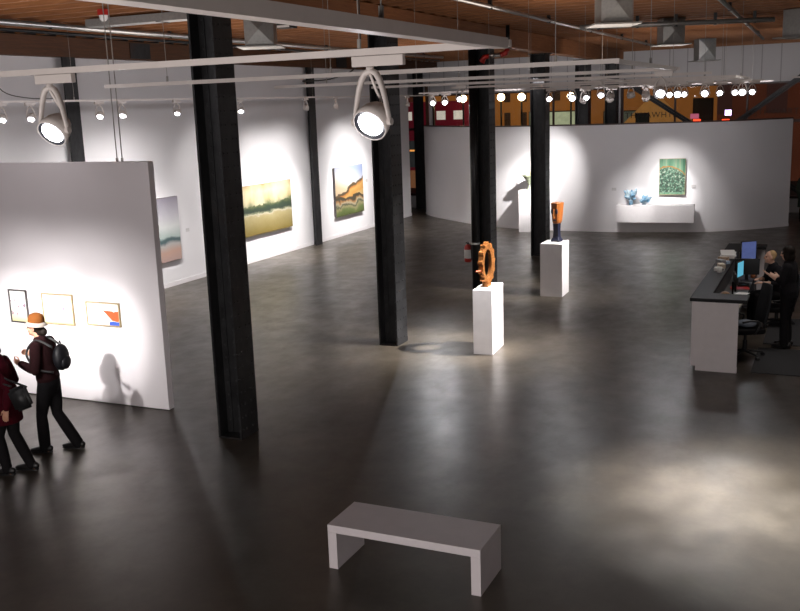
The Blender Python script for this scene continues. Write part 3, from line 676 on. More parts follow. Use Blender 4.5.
# ------------------------------------------------------------------ reception desk
t = thing('reception_desk', 'long white reception desk with dark counter top', 'desk', (-1.88, 14.87, 0))
def D(x0, x1, y0, y1, z0, z1): return box(x0 + 1.88, x1 + 1.88, y0 - 14.87, y1 - 14.87, z0, z1)
obj('front_panel', D(-1.88, -1.84, 14.90, 20.6, .08, 1.10), M_DESK, t)
obj('end_panel', D(-1.88, -1.20, 14.86, 14.899, .08, 1.10), M_DESK, t)
obj('end_panel', D(-1.839, -1.20, 20.56, 20.6, .08, 1.10), M_DESK, t)
obj('plinth', D(-1.81, -1.66, 14.96, 20.5, 0, .079), M_DESK, t); obj('plinth', D(-1.81, -1.20, 14.88, 14.955, 0, .079), M_DESK, t)
bm = BM()
prism(bm, [(-.03, -.04), (.80, -.04), (.80, .42), (.26, .42), (.26, 5.40), (.72, 5.40), (.72, 5.78), (-.03, 5.78)], 1.101, 1.155)
obj('counter_top', bm, M_COUNTER, t, bevel=.004)
obj('work_surface', D(-1.838, -1.28, 15.32, 20.2, .72, .755), mat('work_surface_grey', (.10, .10, .10), .5), t)
obj('drawer_unit', D(-1.66, -1.30, 19.4, 20.1, .085, .719), mat('grey_steel_cabinet', (.06, .06, .065), .5), t)
obj('modesty_panel', D(-1.69, -1.67, 14.901, 20.2, .085, 1.10), mat('desk_inner_dark', (.05, .05, .052), .6), t)
# computers
M_SCREEN = mat('screen_blue', (.03, .05, .16), .2, emit=.30, ecol=(.20, .26, .62), var=.3, scale=12); M_SCREENC = mat('screen_cyan', (.02, .2, .3), .2, emit=.7, ecol=(.15, .55, .75))
def monitor(x, y, z, w, h, rz, lb, scr, up_=.14):
    t = thing('monitor', lb, 'monitor', (x, y, z + .001), rz, 'computer monitors on the reception desk')
    obj('base', box(-.11, .11, -.08, .08, 0, .015), M_BLACK, t, bevel=.004); obj('stand', box(-.03, .03, .005, .03, .015, up_ + h * .5), M_BLACK, t)
    obj('bezel', box(-w / 2, w / 2, -.03, .004, up_, up_ + h), M_BLACK, t, bevel=.005); obj('screen', box(-w / 2 + .015, w / 2 - .015, -.032, -.0305, up_ + .02, up_ + h - .015), scr, t)
monitor(-1.455, 19.66, .756, .34, .46, R(38), 'tall monitor with a blue glowing screen near the far end of the desk', M_SCREEN)
monitor(-1.385, 18.62, .756, .44, .30, R(8), 'dark blank monitor in the middle of the desk by the red folder', M_BLACK, .12)
monitor(-1.50, 18.3, .756, .34, .30, R(76), 'monitor turned edge on with a cyan glow, beside the blank monitor', M_SCREENC, .12)
monitor(-1.47, 17.05, .756, .34, .30, R(100), 'dark monitor seen from behind beside the open papers', M_BLACK, .12)
def simple(name, lb, cat, bm, m, group=None, **k): return tag(obj(name, bm, m, **k), lb, cat, group)
t = thing('red_folder', 'red folder lying on the desk by the blank monitor', 'folder', (-1.43, 17.78, .7575), R(8)); obj('cover', box(-.16, .16, -.12, .12, .012, .018), M_RED, t); obj('paper_sheet', box(-.15, .15, -.11, .11, 0, .0115), M_PAPER, t)
for k in range(2):
    simple('paper_stack', ['wide stack of white paper on the counter top', 'thin sheaf of white paper askew on the paper stack'][k], 'paper', box(-.13, .13, -.34, .34, 0, .03), M_PAPER, 'papers on the reception counter', loc=(-1.765, 19.0, 1.157 + .031 * k), rot=(0, 0, R(2 + 6 * k)))
simple('paper_sheet', 'loose white sheet beside the keyboard near the desk end', 'paper', box(-.1, .1, -.14, .14, 0, .004), M_PAPER, loc=(-1.5, 16.45, .7565), rot=(0, 0, R(20)))
simple('paper_sheet', 'white sheet on the work surface in front of the red folder', 'paper', box(-.1, .1, -.14, .14, 0, .004), M_PAPER, loc=(-1.36, 17.32, .7565), rot=(0, 0, R(-15)))
bm = BM(); bx(bm, -.21, .21, -.075, .075, 0, .018)
for r_ in range(4):
    for q in range(12): bx(bm, -.195 + q * .0325, -.17 + q * .0325, -.06 + r_ * .032, -.034 + r_ * .032, .0185, .025)
simple('keyboard', 'black keyboard on the work surface near the office chair', 'keyboard', bm, M_BLACK, loc=(-1.36, 16.62, .7565), rot=(0, 0, R(94)))
t = thing('open_book', 'open pale book propped on the work surface inside the counter', 'book', (-1.44, 15.98, .7575), R(70)); 
for q in (-1, 1):
    bm = BM(); prism(bm, [(0, -.15), (q * .22, -.15), (q * .22, .15), (0, .15)], 0, .02)
    for v in bm.verts: v.co.z += abs(v.co.x) * .5
    obj('page_block', bm, mat('cream_page', (.55, .52, .46), .7), t)
t = thing('wicker_basket', 'brown woven basket on the desk inside the counter end', 'basket', (-1.46, 15.50, .7575)); M_WICK = mat('brown_wicker', (.10, .045, .02), .7, var=.5, scale=50, bump=.5)
bm = BM(); lathe(bm, [(.07, 0), (.08, .01), (.09, .18), (.10, .32), (.09, .32), (.08, .18), (.06, .02)], 18); obj('basket_body', bm, M_WICK, t, smooth=True)
bm = BM(); ball(bm, (0, 0, .33), (.085, .085, .06), 12, 8); obj('contents', bm, mat('amber_wrappers', (.30, .14, .03), .4, var=.6, scale=30), t)
for k in range(5):
    simple('brochure_pile', ['white', 'cream', 'grey', 'pale blue', 'pale tan'][k] + ' brochure pile standing in the clutter on the counter', 'brochure', box(-.05, .05, -.09, .09, 0, .05 + .03 * (k % 3)), mat('brochure_%d' % k, [(.6, .58, .55), (.5, .42, .3), (.2, .2, .21), (.3, .4, .5), (.4, .28, .18)][k], .5), 'brochures on the reception counter', loc=(-1.78 + .04 * (k % 2), 17.35 + k * .25, 1.157), rot=(0, 0, R(20 * k)))
def cup(x, y, z, col, lb):
    t = thing('cup', lb, 'cup', (x, y, z)); bm = BM(); lathe(bm, [(.033, 0), (.042, .01), (.045, .10), (.040, .10), (.036, .02)], 16); obj('cup_body', bm, mat('cup_%s' % lb[:5], col, .3), t, smooth=True)
    bm = BM(); tube(bm, [(.043, 0, .08), (.075, 0, .075), (.075, 0, .035), (.043, 0, .025)], .007, 8); obj('handle', bm, mat('cup_%s' % lb[:5], col, .3), t)
cup(-1.72, 17.12, 1.157, (.6, .58, .55), 'white mug on the counter beside the brochures'); cup(-1.32, 19.3, .757, (.45, .44, .42), 'pale mug on the work surface under the blue screen'); cup(-1.3, 18.95, .757, (.35, .12, .05), 'brown mug on the work surface by the seated man')
t = thing('desk_phone', 'black desk telephone between the monitors and keyboard', 'telephone', (-1.38, 18.06, .7575), R(90)); obj('phone_base', box(-.09, .09, -.1, .1, 0, .04), M_BLACK, t, bevel=.006)
bm = BM(); tube(bm, [(-.06, -.09, .055), (-.06, 0, .07), (-.06, .09, .055)], [.025, .016, .025], 8); obj('handset', bm, M_BLACK, t, smooth=True)

def office_chair(x, y, rz, lb, seat_h=.50, back_h=.62):
    t = thing('office_chair', lb, 'chair', (x, y, 0), rz, 'black office chairs at the reception desk'); M = M_BLACK   # faces -y locally
    bm = BM(); prof = [(-.23, -.24), (.23, -.24), (.25, -.1), (.25, .2), (.2, .25), (-.2, .25), (-.25, .2), (-.25, -.1)]; prism(bm, prof, seat_h - .05, seat_h + .03); obj('seat', bm, M_BLACKCLOTH, t, bevel=.02)
    bm = BM(); rows = []
    for k in range(9):
        f = k / 8; z = seat_h + .10 + f * back_h; yy = .25 + .10 * f + .03 * math.sin(f * 3.14); ww = .21 * (1 - .35 * abs(f - .45) ** 1.6 * 2)
        rows.append([(xx, yy + .07 * (xx / .23) ** 2 * -1, z) for xx in (-ww, -ww * .5, 0, ww * .5, ww)])
    fr_ = [[bm.verts.new(p) for p in r_] for r_ in rows]; bk = [[bm.verts.new((p[0], p[1] + .035, p[2])) for p in r_] for r_ in rows]
    for i in range(8):
        for j in range(4): bm.faces.new((fr_[i][j], fr_[i][j + 1], fr_[i + 1][j + 1], fr_[i + 1][j])); bm.faces.new((bk[i][j], bk[i + 1][j], bk[i + 1][j + 1], bk[i][j + 1]))
        for j in (0, 4): bm.faces.new((fr_[i][j], fr_[i + 1][j], bk[i + 1][j], bk[i][j]))
    for i in (0, 8):
        for j in range(4): bm.faces.new((fr_[i][j], bk[i][j], bk[i][j + 1], fr_[i][j + 1]))
    obj('backrest', bm, mat('chair_mesh_grey', (.030, .032, .036), .6), t, smooth=True, bevel=.008)
    bm = BM(); tube(bm, [(0, .1, seat_h - .06), (0, .3, seat_h - .02), (0, .36, seat_h + .2), (0, .38, seat_h + .35)], [(.03, .015)] * 4, 8); obj('back_bracket', bm, M, t)
    for sx in (-1, 1):
        bm = BM(); tube(bm, smooth_poly([(sx * .24, .05, seat_h - .04), (sx * .30, .06, seat_h + .02), (sx * .31, .10, seat_h + .15), (sx * .30, -.02, seat_h + .19), (sx * .30, -.18, seat_h + .17)], 4), [.016] * 17, 8); obj('armrest', bm, M, t, smooth=True)
    bm = BM(); tube(bm, [(0, 0, .10), (0, 0, .28)], .035, 12); tube(bm, [(0, 0, .28), (0, 0, seat_h - .05)], .022, 12); obj('gas_lift', bm, M, t)
    for k in range(5):
        a = k * 2 * math.pi / 5 + .3; d = Vector((math.cos(a), math.sin(a), 0)); bm = BM(); tube(bm, [d * .02 + Vector((0, 0, .11)), d * .30 + Vector((0, 0, .075))], [(.028, .022), (.018, .014)], 8); lg = obj('base_leg', bm, M, t)
        bm = BM(); sdv = Vector((-d.y, d.x, 0)); tube(bm, [d * .30 + Vector((0, 0, .03)) - sdv * .022, d * .30 + Vector((0, 0, .03)) + sdv * .022], .03, 12); obj('caster', bm, M, lg)
    return t
office_chair(-1.17, 15.92, R(-62), 'empty black office chair tucked against the desk end with grey cushion on it', .47, .62)
office_chair(-.82, 18.33, R(-68), 'black office chair under the seated man', .34, .5)
bm = BM(); ball(bm, (0, 0, .055), (.17, .15, .055), 16, 10); simple('seat_cushion', 'grey blue cushion lying on the empty office chair', 'cushion', bm, mat('grey_blue_cloth', (.22, .25, .30), .8), smooth=True, loc=(-1.17, 15.92, .503))
simple('floor_mat', 'charcoal floor mat behind the empty office chair', 'mat', box(-1.0, .9, 14.98, 16.55, 0, .012), M_MAT); simple('floor_mat', 'charcoal floor mat under the seated man and his chair', 'mat', box(-.95, .9, 16.85, 18.9, 0, .012), M_MAT)

# ------------------------------------------------------------------ people
def bake_remesh(bm, voxel, smooth_it=4):
    me = bpy.data.meshes.new('tmp'); bm.to_mesh(me); bm.free(); o = bpy.data.objects.new('tmp', me); COL.objects.link(o)
    md = o.modifiers.new('r', 'REMESH'); md.mode = 'VOXEL'; md.voxel_size = voxel; md.use_smooth_shade = True
    sm = o.modifiers.new('s', 'SMOOTH'); sm.iterations = smooth_it; sm.factor = .5
    dg = bpy.context.evaluated_depsgraph_get(); nm = bpy.data.meshes.new_from_object(o.evaluated_get(dg))
    bpy.data.objects.remove(o); return nm
def meshobj(name, me, m, parent):
    me.name = name; me.materials.clear(); me.materials.append(m); o = bpy.data.objects.new(name, me); COL.objects.link(o); o.parent = parent
    for p in me.polygons: p.use_smooth = True
    return o
def limb(bm, pts, rads, n=14):
    """joint chain with extra points between joints so that it tapers"""
    P, Q = [], []
    pts = [Vector(p) for p in pts]
    for i in range(len(pts) - 1):
        a, b = pts[i], pts[i + 1]; ra, rb = rads[i], rads[i + 1]
        for k in range(4):
            f = k / 4; P.append(a.lerp(b, f)); Q.append(ra + (rb - ra) * f + (.006 * math.sin(f * math.pi) if i < 2 else 0))
    P.append(pts[-1]); Q.append(rads[-1]); tube(bm, P, Q, n, roundcap=True)
    for p, r in zip(pts, rads): ball(bm, p, r, 12, 8)
def hand(bm, wrist, d, nrm, curl=.6, side=1, scale=1.0):
    """palm, four unequal fingers and a thumb; nrm = direction the palm faces"""
    d = Vector(d).normalized(); nrm = Vector(nrm); nrm = (nrm - d * nrm.dot(d)).normalized(); w = d.cross(nrm).normalized() * side; wrist = Vector(wrist); S = scale
    tube(bm, [wrist - d * .01, wrist + d * .03 * S, wrist + d * .085 * S], [(.024 * S, .018 * S), (.036 * S, .016 * S), (.040 * S, .014 * S)], 12, ref=nrm, roundcap=True)
    for k, L in enumerate((.070, .080, .075, .058)):
        b = wrist + d * .085 * S + w * ((1.5 - k) * .0205 * S); dd = d; p = b; pts = [p]
        for seg in range(3):
            a = curl * (.5 + .35 * seg); dd = (d * math.cos(a) + nrm * math.sin(a)); p = p + dd * (L * S * (.45, .32, .23)[seg]); pts.append(p)
        tube(bm, pts, [.0092 * S, .0088 * S, .008 * S, .0068 * S], 8, roundcap=True)
    b = wrist + d * .03 * S + w * .032 * S; dd = (d * .6 + w * .7 + nrm * .35).normalized()
    tube(bm, [b, b + dd * .035 * S, b + (dd * .7 + d * .5).normalized() * .065 * S], [.013 * S, .0105 * S, .008 * S], 8, roundcap=True)
def head(bm, c, F, tilt=0, S=1.0):
    """head centred at c facing F"""
    F = Vector((F[0], F[1], 0)).normalized(); L = Vector((-F.y, F.x, 0)); U = Vector((0, 0, 1))
    q = Matrix.Rotation(tilt, 3, L); Fv, Uv = q @ F, q @ U; m = Matrix((L, Fv, Uv)).transposed(); c = Vector(c)
    P = lambda x, y, z: c + m @ Vector((x * S, y * S, z * S))
    ball(bm, P(0, -.012, .025), (.074 * S, .092 * S, .092 * S), 20, 14, m); ball(bm, P(0, .018, -.045), (.058 * S, .066 * S, .066 * S), 16, 12, m)
    ball(bm, P(0, .062, -.088), (.026 * S, .022 * S, .020 * S), 12, 8, m)          # chin
    tube(bm, [P(0, .083, .018), P(0, .102, -.012), P(0, .108, -.026), P(0, .088, -.036)], [.009 * S, .013 * S, .016 * S, .010 * S], 10, roundcap=True)   # nose
    ball(bm, P(0, .082, .030), (.048 * S, .012 * S, .010 * S), 12, 6, m)            # brow
    for s_ in (-1, 1):
        ball(bm, P(s_ * .076, -.005, -.005), (.010 * S, .022 * S, .032 * S), 10, 8, m); ball(bm, P(s_ * .042, .060, -.022), (.02 * S, .018 * S, .018 * S), 10, 8, m)
    ball(bm, P(0, .083, -.056), (.024 * S, .010 * S, .006 * S), 10, 6, m); ball(bm, P(0, .080, -.067), (.020 * S, .010 * S, .006 * S), 10, 6, m)
    return P, m
def torso(bm, pel, chest, neckb, headc, F, g=0, hipw=.155, waist=.125, chestw=.155, shw=.17, top=True):
    pel, chest, neckb = Vector(pel), Vector(chest), Vector(neckb); F = Vector((F[0], F[1], 0)).normalized()
    a = pel - Vector((0, 0, .07)); mid = pel.lerp(chest, .5)
    pts = [a, pel, pel.lerp(chest, .25), mid, pel.lerp(chest, .78), chest, chest.lerp(neckb, .55), chest.lerp(neckb, .85)]
    rr = [(hipw * .9, .09), (hipw, .115), (hipw * .93, .108), (waist, .098), (chestw * .96, .112), (chestw, .115), (chestw * 1.0, .095), (chestw * .55, .07)]
    tube(bm, pts, [(x + g, y_ + g) for x, y_ in rr], 20, ref=tuple(F), roundcap=True)
def person(label, origin, F, J, top_m, trouser_m, skin, hair, shoe_m=M_SHOE, sleeve='long', coat=0.0, S=1.0, headtilt=0.1, HF=None, curl=(.5, .5), group=None, flare=0.0):
    """J: joints in local (forward, left, up) metres"""
    F = Vector((F[0], F[1], 0)).normalized(); L = Vector((-F.y, F.x, 0)); t = thing('person', label, 'person', origin, 0, group)
    W = lambda p: F * p[0] + L * p[1] + Vector((0, 0, p[2]))
    j = {k: W(v) for k, v in J.items()}
    HFw = W((*HF, 0)) if HF else F
    # body
    bm = BM(); torso(bm, j['pel'], j['chest'], j['neck'], j['head'], F)
    tube(bm, [j['neck'] - Vector((0, 0, .05)), j['neck'], j['head'] - Vector((0, 0, .05))], [.062, .054, .052], 14, roundcap=True)
    P, hm = head(bm, j['head'], HFw, headtilt, S)
    for q in 'lr':
        limb(bm, [j['sh' + q], j['el' + q], j['wr' + q]], [.050, .038, .026]); ball(bm, j['sh' + q], .056, 12, 8)
        tube(bm, [j['chest'].lerp(j['neck'], .6), j['sh' + q]], [.06, .052], 12, roundcap=True)
        hd_ = (j['wr' + q] - j['el' + q]).normalized(); nrm = j.get('n' + q) or (L * (-1 if q == 'l' else 1))
        hand(bm, j['wr' + q], hd_, nrm, curl[0 if q == 'l' else 1], 1 if q == 'r' else -1)
        limb(bm, [j['hip' + q], j['kn' + q], j['an' + q]], [.082, .054, .038])
        fd = (j['to' + q] - j['an' + q]); fd.z = 0; fd.normalize(); az = j['an' + q] - Vector((0, 0, .055))
        tube(bm, [az - fd * .05, az + fd * .04, az + fd * .14], [(.03, .032), (.038, .03), (.036, .018)], 12, ref=(0, 0, 1), roundcap=True)
    body = meshobj('body', bake_remesh(bm, .0072, 3), skin, t)
    for s_ in (-1, 1):
        bm = BM(); ball(bm, P(s_ * .030, .079, .004), .0105 * S, 10, 8); obj('eye', bm, M_EYE, body, smooth=True)
    # trousers
    bm = BM()
    a = j['pel']; tube(bm, [a - Vector((0, 0, .10)), a - Vector((0, 0, .03)), a + Vector((0, 0, .08)), a + Vector((0, 0, .13))], [(.15, .11), (.172, .132), (.158, .122), (.145, .114)], 20, ref=tuple(F), roundcap=True)
    for q in 'lr':
        kn, an = j['kn' + q], j['an' + q]; e = an + (kn - an).normalized() * -.025
        limb(bm, [j['hip' + q], kn, e], [.098, .068, .058 + flare])
    meshobj('trousers', bake_remesh(bm, .011, 4), trouser_m, t)
    # top
    bm = BM(); torso(bm, j['pel'] + Vector((0, 0, .05)), j['chest'], j['neck'], j['head'], F, .020 + coat * .12, hipw=.158 + coat * .1, waist=.132 + coat * .15)
    if coat:
        a = j['pel']; tube(bm, [a + Vector((0, 0, .12)), a - Vector((0, 0, .05)), a - Vector((0, 0, coat))], [(.175, .14), (.20, .165), (.215, .18)], 20, ref=tuple(F))
    for q in 'lr':
        sh, el, wr = j['sh' + q], j['el' + q], j['wr' + q]
        tube(bm, [j['chest'].lerp(j['neck'], .62), sh], [.078, .070], 12, roundcap=True)
        if sleeve == 'long': limb(bm, [sh, el, wr.lerp(el, .06)], [.070, .058, .046])
        elif sleeve == 'short': limb(bm, [sh, sh.lerp(el, .45), sh.lerp(el, .8)], [.070, .062, .060])
        else: limb(bm, [sh, el, el.lerp(wr, .35)], [.070, .058, .050])
    tube(bm, [j['neck'] - Vector((0, 0, .06)), j['neck'] + Vector((0, 0, .0))], [.085, .068], 14, roundcap=True)
    meshobj('coat' if coat else 'shirt', bake_remesh(bm, .011, 4), top_m, t)
    # shoes
    for q in 'lr':
        fd = (j['to' + q] - j['an' + q]); pitch = fd.normalized(); fd.z = 0; fd.normalize(); bm = BM(); az = j['an' + q] - Vector((0, 0, .045))
        up_ = pitch.z + .35
        tube(bm, [az - fd * .075 + Vector((0, 0, .012)), az - fd * .03 + Vector((0, 0, .012)), az + fd * .05, az + fd * .13 - Vector((0, 0, .008)), az + fd * .185 - Vector((0, 0, .014))], [(.034, .042), (.040, .052), (.044, .042), (.046, .030), (.030, .022)], 14, ref=(0, 0, 1), roundcap=True)
        zb = min(v.co.z for v in bm.verts)
        bx(bm, 0, 0, 0, 0, 0, 0) if False else None
        for v in bm.verts:
            v.co.z -= min(0, 0)
        so = obj('shoe', bm, shoe_m, t, smooth=True)
        bm = BM(); tube(bm, [az - fd * .085 - Vector((0, 0, .034)), az - fd * .02 - Vector((0, 0, .036)), az + fd * .1 - Vector((0, 0, .038)), az + fd * .195 - Vector((0, 0, .034))], [(.032, .012), (.040, .010), (.046, .009), (.03, .009)], 12, ref=(0, 0, 1), roundcap=True); obj('sole', bm, M_BLACK, so, smooth=True)
    # hair
    Uv = hm @ Vector((0, 0, 1)); bm = BM()
    if hair == 'short':
        ball(bm, P(0, -.030, .042), (.079 * S, .084 * S, .085 * S), 18, 12, hm); hmname = M_HAIRBL
        for s_ in (-1, 1): ball(bm, P(s_ * .066, -.03, .0), (.018, .04, .045), 10, 8, hm)
    elif hair == 'bob':
        ball(bm, P(0, -.022, .035), (.098 * S, .104 * S, .100 * S), 18, 12, hm); hmname = M_HAIRDK
        ball(bm, P(0, -.055, -.06), (.085, .065, .09), 14, 10, hm)
        for s_ in (-1, 1): ball(bm, P(s_ * .072, -.01, -.03), (.030, .060, .09), 12, 8, hm)
    else:
        ball(bm, P(0, -.03, .025), (.082 * S, .088 * S, .092 * S), 18, 12, hm); hmname = M_HAIRDK
        ball(bm, P(0, -.115, -.045), (.045, .042, .05), 14, 10, hm); ball(bm, P(0, -.07, -.05), (.06, .05, .055), 12, 8, hm)
    meshobj('hair', bake_remesh(bm, .008, 2), hmname, t)
    return t, j, P, hm, F, L
def walk_joints(h=1.70, step=.28, lean=.02, arms=None):
    k = h / 1.70
    J = dict(pel=(0, 0, .90), chest=(.02 + lean, 0, 1.24), neck=(.01 + lean * 1.4, 0, 1.43), head=(.045 + lean * 1.8, 0, 1.575),
             shl=(lean, .165, 1.37), shr=(lean, -.165, 1.37), ell=(-.05, .22, 1.10), elr=(-.05, -.22, 1.10), wrl=(.08, .22, .88), wrr=(.08, -.22, .88),
             hipl=(0, .088, .87), hipr=(0, -.088, .87))
    J = {q: tuple(x * k for x in v) for q, v in J.items()}
    return J
# woman in hat; nearer side is her left
J = walk_joints(1.75, lean=.03)
J.update(knl=(.10, .085, .485), anl=(.10, .085, .09), tol=(.24, .085, .04), knr=(-.02, -.085, .48), anr=(-.25, -.085, .095), tor=(-.12, -.085, .03),
         ell=(.02, .235, 1.12), wrl=(.24, .19, 1.20), elr=(.02, -.22, 1.12), wrr=(.25, -.12, 1.24))
J['nl'] = (0, -1, .2); J['nr'] = (0, 1, .2)
FW = (-.965, -.26)
tW, jW, PW_, mW, FWv, LWv = person('woman in tan brimmed hat with black backpack walking past the hanging panel', (-8.94, 8.74, 0), FW, J, M_MAROON, M_BLACKCLOTH, M_SKIN, 'bun', HF=(1, .05), headtilt=-.12, curl=(1.0, 1.1), flare=.012)
hat = BM(); lathe(hat, [(.098, .012), (.100, .03), (.098, .075), (.078, .115), (.042, .135), (.004, .14)], 26, PW_(0, -.012, .055), mW); ho = obj('hat', hat, M_HAT, tW, smooth=True)
bm = BM(); lathe(bm, [(.096, .035), (.118, .012), (.140, -.012), (.136, -.016), (.114, .004), (.096, .024)], 26, PW_(0, -.01, .05), mW); obj('brim', bm, M_HATBRIM, ho, smooth=True)
bm = BM(); c0 = jW['chest'] - FWv * .27 + LWv * .02
mm = Matrix((LWv, FWv, Vector((0, 0, 1)))).transposed()
ball(bm, c0 - Vector((0, 0, .03)), (.14, .085, .17), 18, 14, mm); ball(bm, c0 - FWv * .06 - Vector((0, 0, .09)), (.10, .045, .09), 14, 10, mm)
bp_ = thing('backpack', 'black backpack worn by the woman in the tan hat', 'backpack', (-8.94, 8.74, 0)); obj('bag_body', bm, mat('black_nylon', (.009, .009, .012), .5), bp_, smooth=True)
for s_ in (-1, 1):
    bm = BM(); tube(bm, smooth_poly([tuple(c0 + LWv * s_ * .09 + Vector((0, 0, .12)) + FWv * .06), tuple(jW['chest'].lerp(jW['neck'], .7) + LWv * s_ * .10 + Vector((0, 0, .065))), tuple(jW['chest'] + FWv * .150 + LWv * s_ * .10 + Vector((0, 0, .03))), tuple(jW['chest'] + LWv * s_ * .19 - Vector((0, 0, .14)) - FWv * .02), tuple(c0 + LWv * s_ * .11 - Vector((0, 0, .2)) + FWv * .06)], 5), (.028, .008)[0] * .55, 8); obj('shoulder_strap', bm, M_BLACK, bp_, smooth=True)
bm = BM(); tube(bm, smooth_poly([tuple(c0 + LWv * .03 + Vector((0, 0, .13))), tuple(c0 + Vector((0, 0, .18))), tuple(c0 - LWv * .03 + Vector((0, 0, .13)))], 4), .008, 8); obj('carry_loop', bm, M_BLACK, bp_, smooth=True)
# person in maroon coat
J = walk_joints(1.68, lean=.05)
J.update(knl=(.08, .085, .475), anl=(.02, .085, .09), tol=(.16, .085, .04), knr=(-.02, -.085, .47), anr=(-.19, -.085, .095), tor=(-.06, -.085, .03),
         ell=(-.24, .25, 1.14), wrl=(-.20, .29, .90), elr=(.0, -.25, 1.1), wrr=(.2, -.2, 1.0))
tR, jR, PR_, mR, FRv, LRv = person('person in dark maroon coat with black shoulder bag at the frame edge, walking', (-8.88, 7.96, 0), FW, J, M_REDCOAT, M_BLACKCLOTH, M_SKIN, 'bun', coat=.24, curl=(.5, .5))
hb = thing('shoulder_bag', 'black shoulder bag hanging at the hip of the maroon coat', 'bag', (-8.88, 7.96, 0)); bm = BM()
c0 = jR['pel'] + LRv * .31 - FRv * .40 + Vector((0, 0, .17)); mm = Matrix((FRv, LRv, Vector((0, 0, 1)))).transposed() @ Matrix.Rotation(.35, 3, 'Y')
bx(bm, -.12, .12, -.045, .045, -.16, .12, Matrix.Translation(c0) @ mm.to_4x4()); bmesh.ops.bevel(bm, geom=bm.edges[:] + bm.verts[:], offset=.035, segments=3, affect='EDGES'); obj('bag_body', bm, M_BLACK, hb, smooth=True)
bm = BM(); tube(bm, smooth_poly([tuple(c0 + FRv * .09 + Vector((0, 0, .12))), tuple(jR['shl'] + LRv * .03 + FRv * .08 - Vector((0, 0, .08))), tuple(jR['shl'] + LRv * -.01 + Vector((0, 0, .088))), tuple(jR['shl'] + LRv * .03 - FRv * .10 - Vector((0, 0, .06))), tuple(c0 - FRv * .10 + Vector((0, 0, .12)))], 5), .012, 8); obj('bag_strap', bm, M_BLACK, hb, smooth=True)
# standing woman at desk
J = walk_joints(1.70, lean=.0)
J.update(knl=(.02, .085, .48), anl=(.0, .09, .09), tol=(.14, .10, .04), knr=(.03, -.085, .48), anr=(.02, -.09, .09), tor=(.16, -.10, .04),
         ell=(.03, .24, 1.13), wrl=(.25, .17, 1.22), elr=(-.02, -.23, 1.10), wrr=(.20, -.12, 1.16))
J['nl'] = (0, -.3, 1); J['nr'] = (0, .5, .8)
person('woman with dark bobbed hair in black standing by the desk, gesturing with one hand', (-.58, 16.72, .013), (-.95, .25), J, M_BLACKTOP, M_BLACKCLOTH, M_SKIN2, 'bob', sleeve='half', curl=(.25, .4), flare=.02)
# seated man
J = dict(pel=(0, 0, .66), chest=(.07, 0, .99), neck=(.12, 0, 1.17), head=(.18, 0, 1.31), shl=(.08, .18, 1.11), shr=(.08, -.18, 1.11), ell=(.12, .27, .86), wrl=(.34, .18, .87), elr=(.16, -.26, .86), wrr=(.34, -.06, .90),
         hipl=(.03, .09, .62), hipr=(.03, -.09, .62), knl=(.44, .14, .62), knr=(.42, -.15, .60), anl=(.47, .15, .135), anr=(.45, -.16, .135), tol=(.61, .16, .09), tor=(.59, -.18, .09))
J = {k: (a, b, c_ - .03) for k, (a, b, c_) in J.items()}
J['nl'] = (0, -.2, -1); J['nr'] = (0, .2, -1)
person('seated man with short sandy hair in a black shirt leaning toward the desk', (-.80, 18.30, 0), (-.93, -.36), J, M_BLACKTOP, M_BLACKCLOTH, M_SKIN2, 'short', sleeve='half', curl=(.5, .5), HF=(1, .0), headtilt=-.06)
# green coat
J = walk_joints(1.70); J.update(knl=(.02, .085, .48), anl=(.0, .09, .09), tol=(.14, .10, .04), knr=(.03, -.085, .48), anr=(.02, -.09, .09), tor=(.16, -.10, .04))
person('person in long dark green coat standing beyond the end of the curved wall', (-.82, 33.7, 0), (.2, 1), J, M_GREENCOAT, M_BLACKCLOTH, M_SKIN, 'bob', coat=.42)

# ------------------------------------------------------------------ the street outside
struct('street_ground', box(-45, 25, 36.6, 75, -.25, -.05), mat('night_asphalt', (.03, .028, .027), .8), 'dark street outside the windows')
def facade_mat(name, col, win, sx, sz, e, we, horizontal=False):
    t = NT(name); v = t.coord('Object'); x = t.xyz(v); n = t.noise(v, .5, 3)
    fx = t.math('FRACT', t.math('MULTIPLY', x['X'], sx)); fz = t.math('FRACT', t.math('MULTIPLY', x['Z'], sz))
    w = t.math('MULTIPLY', t.math('GREATER_THAN', fx, .62), t.math('GREATER_THAN', fz, .3))
    c = t.mix(w, col, win); t.color(c); t.rough(.8)
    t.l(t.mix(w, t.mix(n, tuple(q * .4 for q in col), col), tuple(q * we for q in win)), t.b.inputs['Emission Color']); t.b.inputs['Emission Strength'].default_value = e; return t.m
def building(x0, x1, y, h, m, lb, roof='flat', win=None, door=None):
    t = thing('street_building', lb, 'building', ((x0 + x1) / 2, y, -.05)); w = (x1 - x0) / 2
    bm = BM()
    if roof == 'gable':
        a = [(-w, 0), (w, 0), (w, h * .72), (0, h), (-w, h * .72)]; f = [bm.verts.new((x, 0, z)) for x, z in a]; b = [bm.verts.new((x, 3, z)) for x, z in a]
        bm.faces.new(f); bm.faces.new(b[::-1])
        for i in range(5): bm.faces.new((f[i], f[(i + 1) % 5], b[(i + 1) % 5], b[i]))
    else: bx(bm, -w, w, 0, 3, 0, h)
    obj('street_wall', bm, m, t)
    for (x, z, ww, hh, mm_) in (win or []):
        fr_ = obj('window', box(x - ww / 2 - .06, x + ww / 2 + .06, -.06, -.002, z - .06, z + hh + .06), M_FRAME, t); obj('window_pane', box(x - ww / 2, x + ww / 2, -.07, -.061, z, z + hh), mm_, fr_)
    return t
M_AMBER = facade_mat('amber_facade', (.34, .12, .024), (.030, .014, .007), 1.1, .55, .72, 1); M_OCHRE = mat('ochre_facade', (.20, .085, .02), .8, emit=.30, ecol=(.46, .16, .038), scale=1.2, var=.35)  # street light on these facades is put into emission
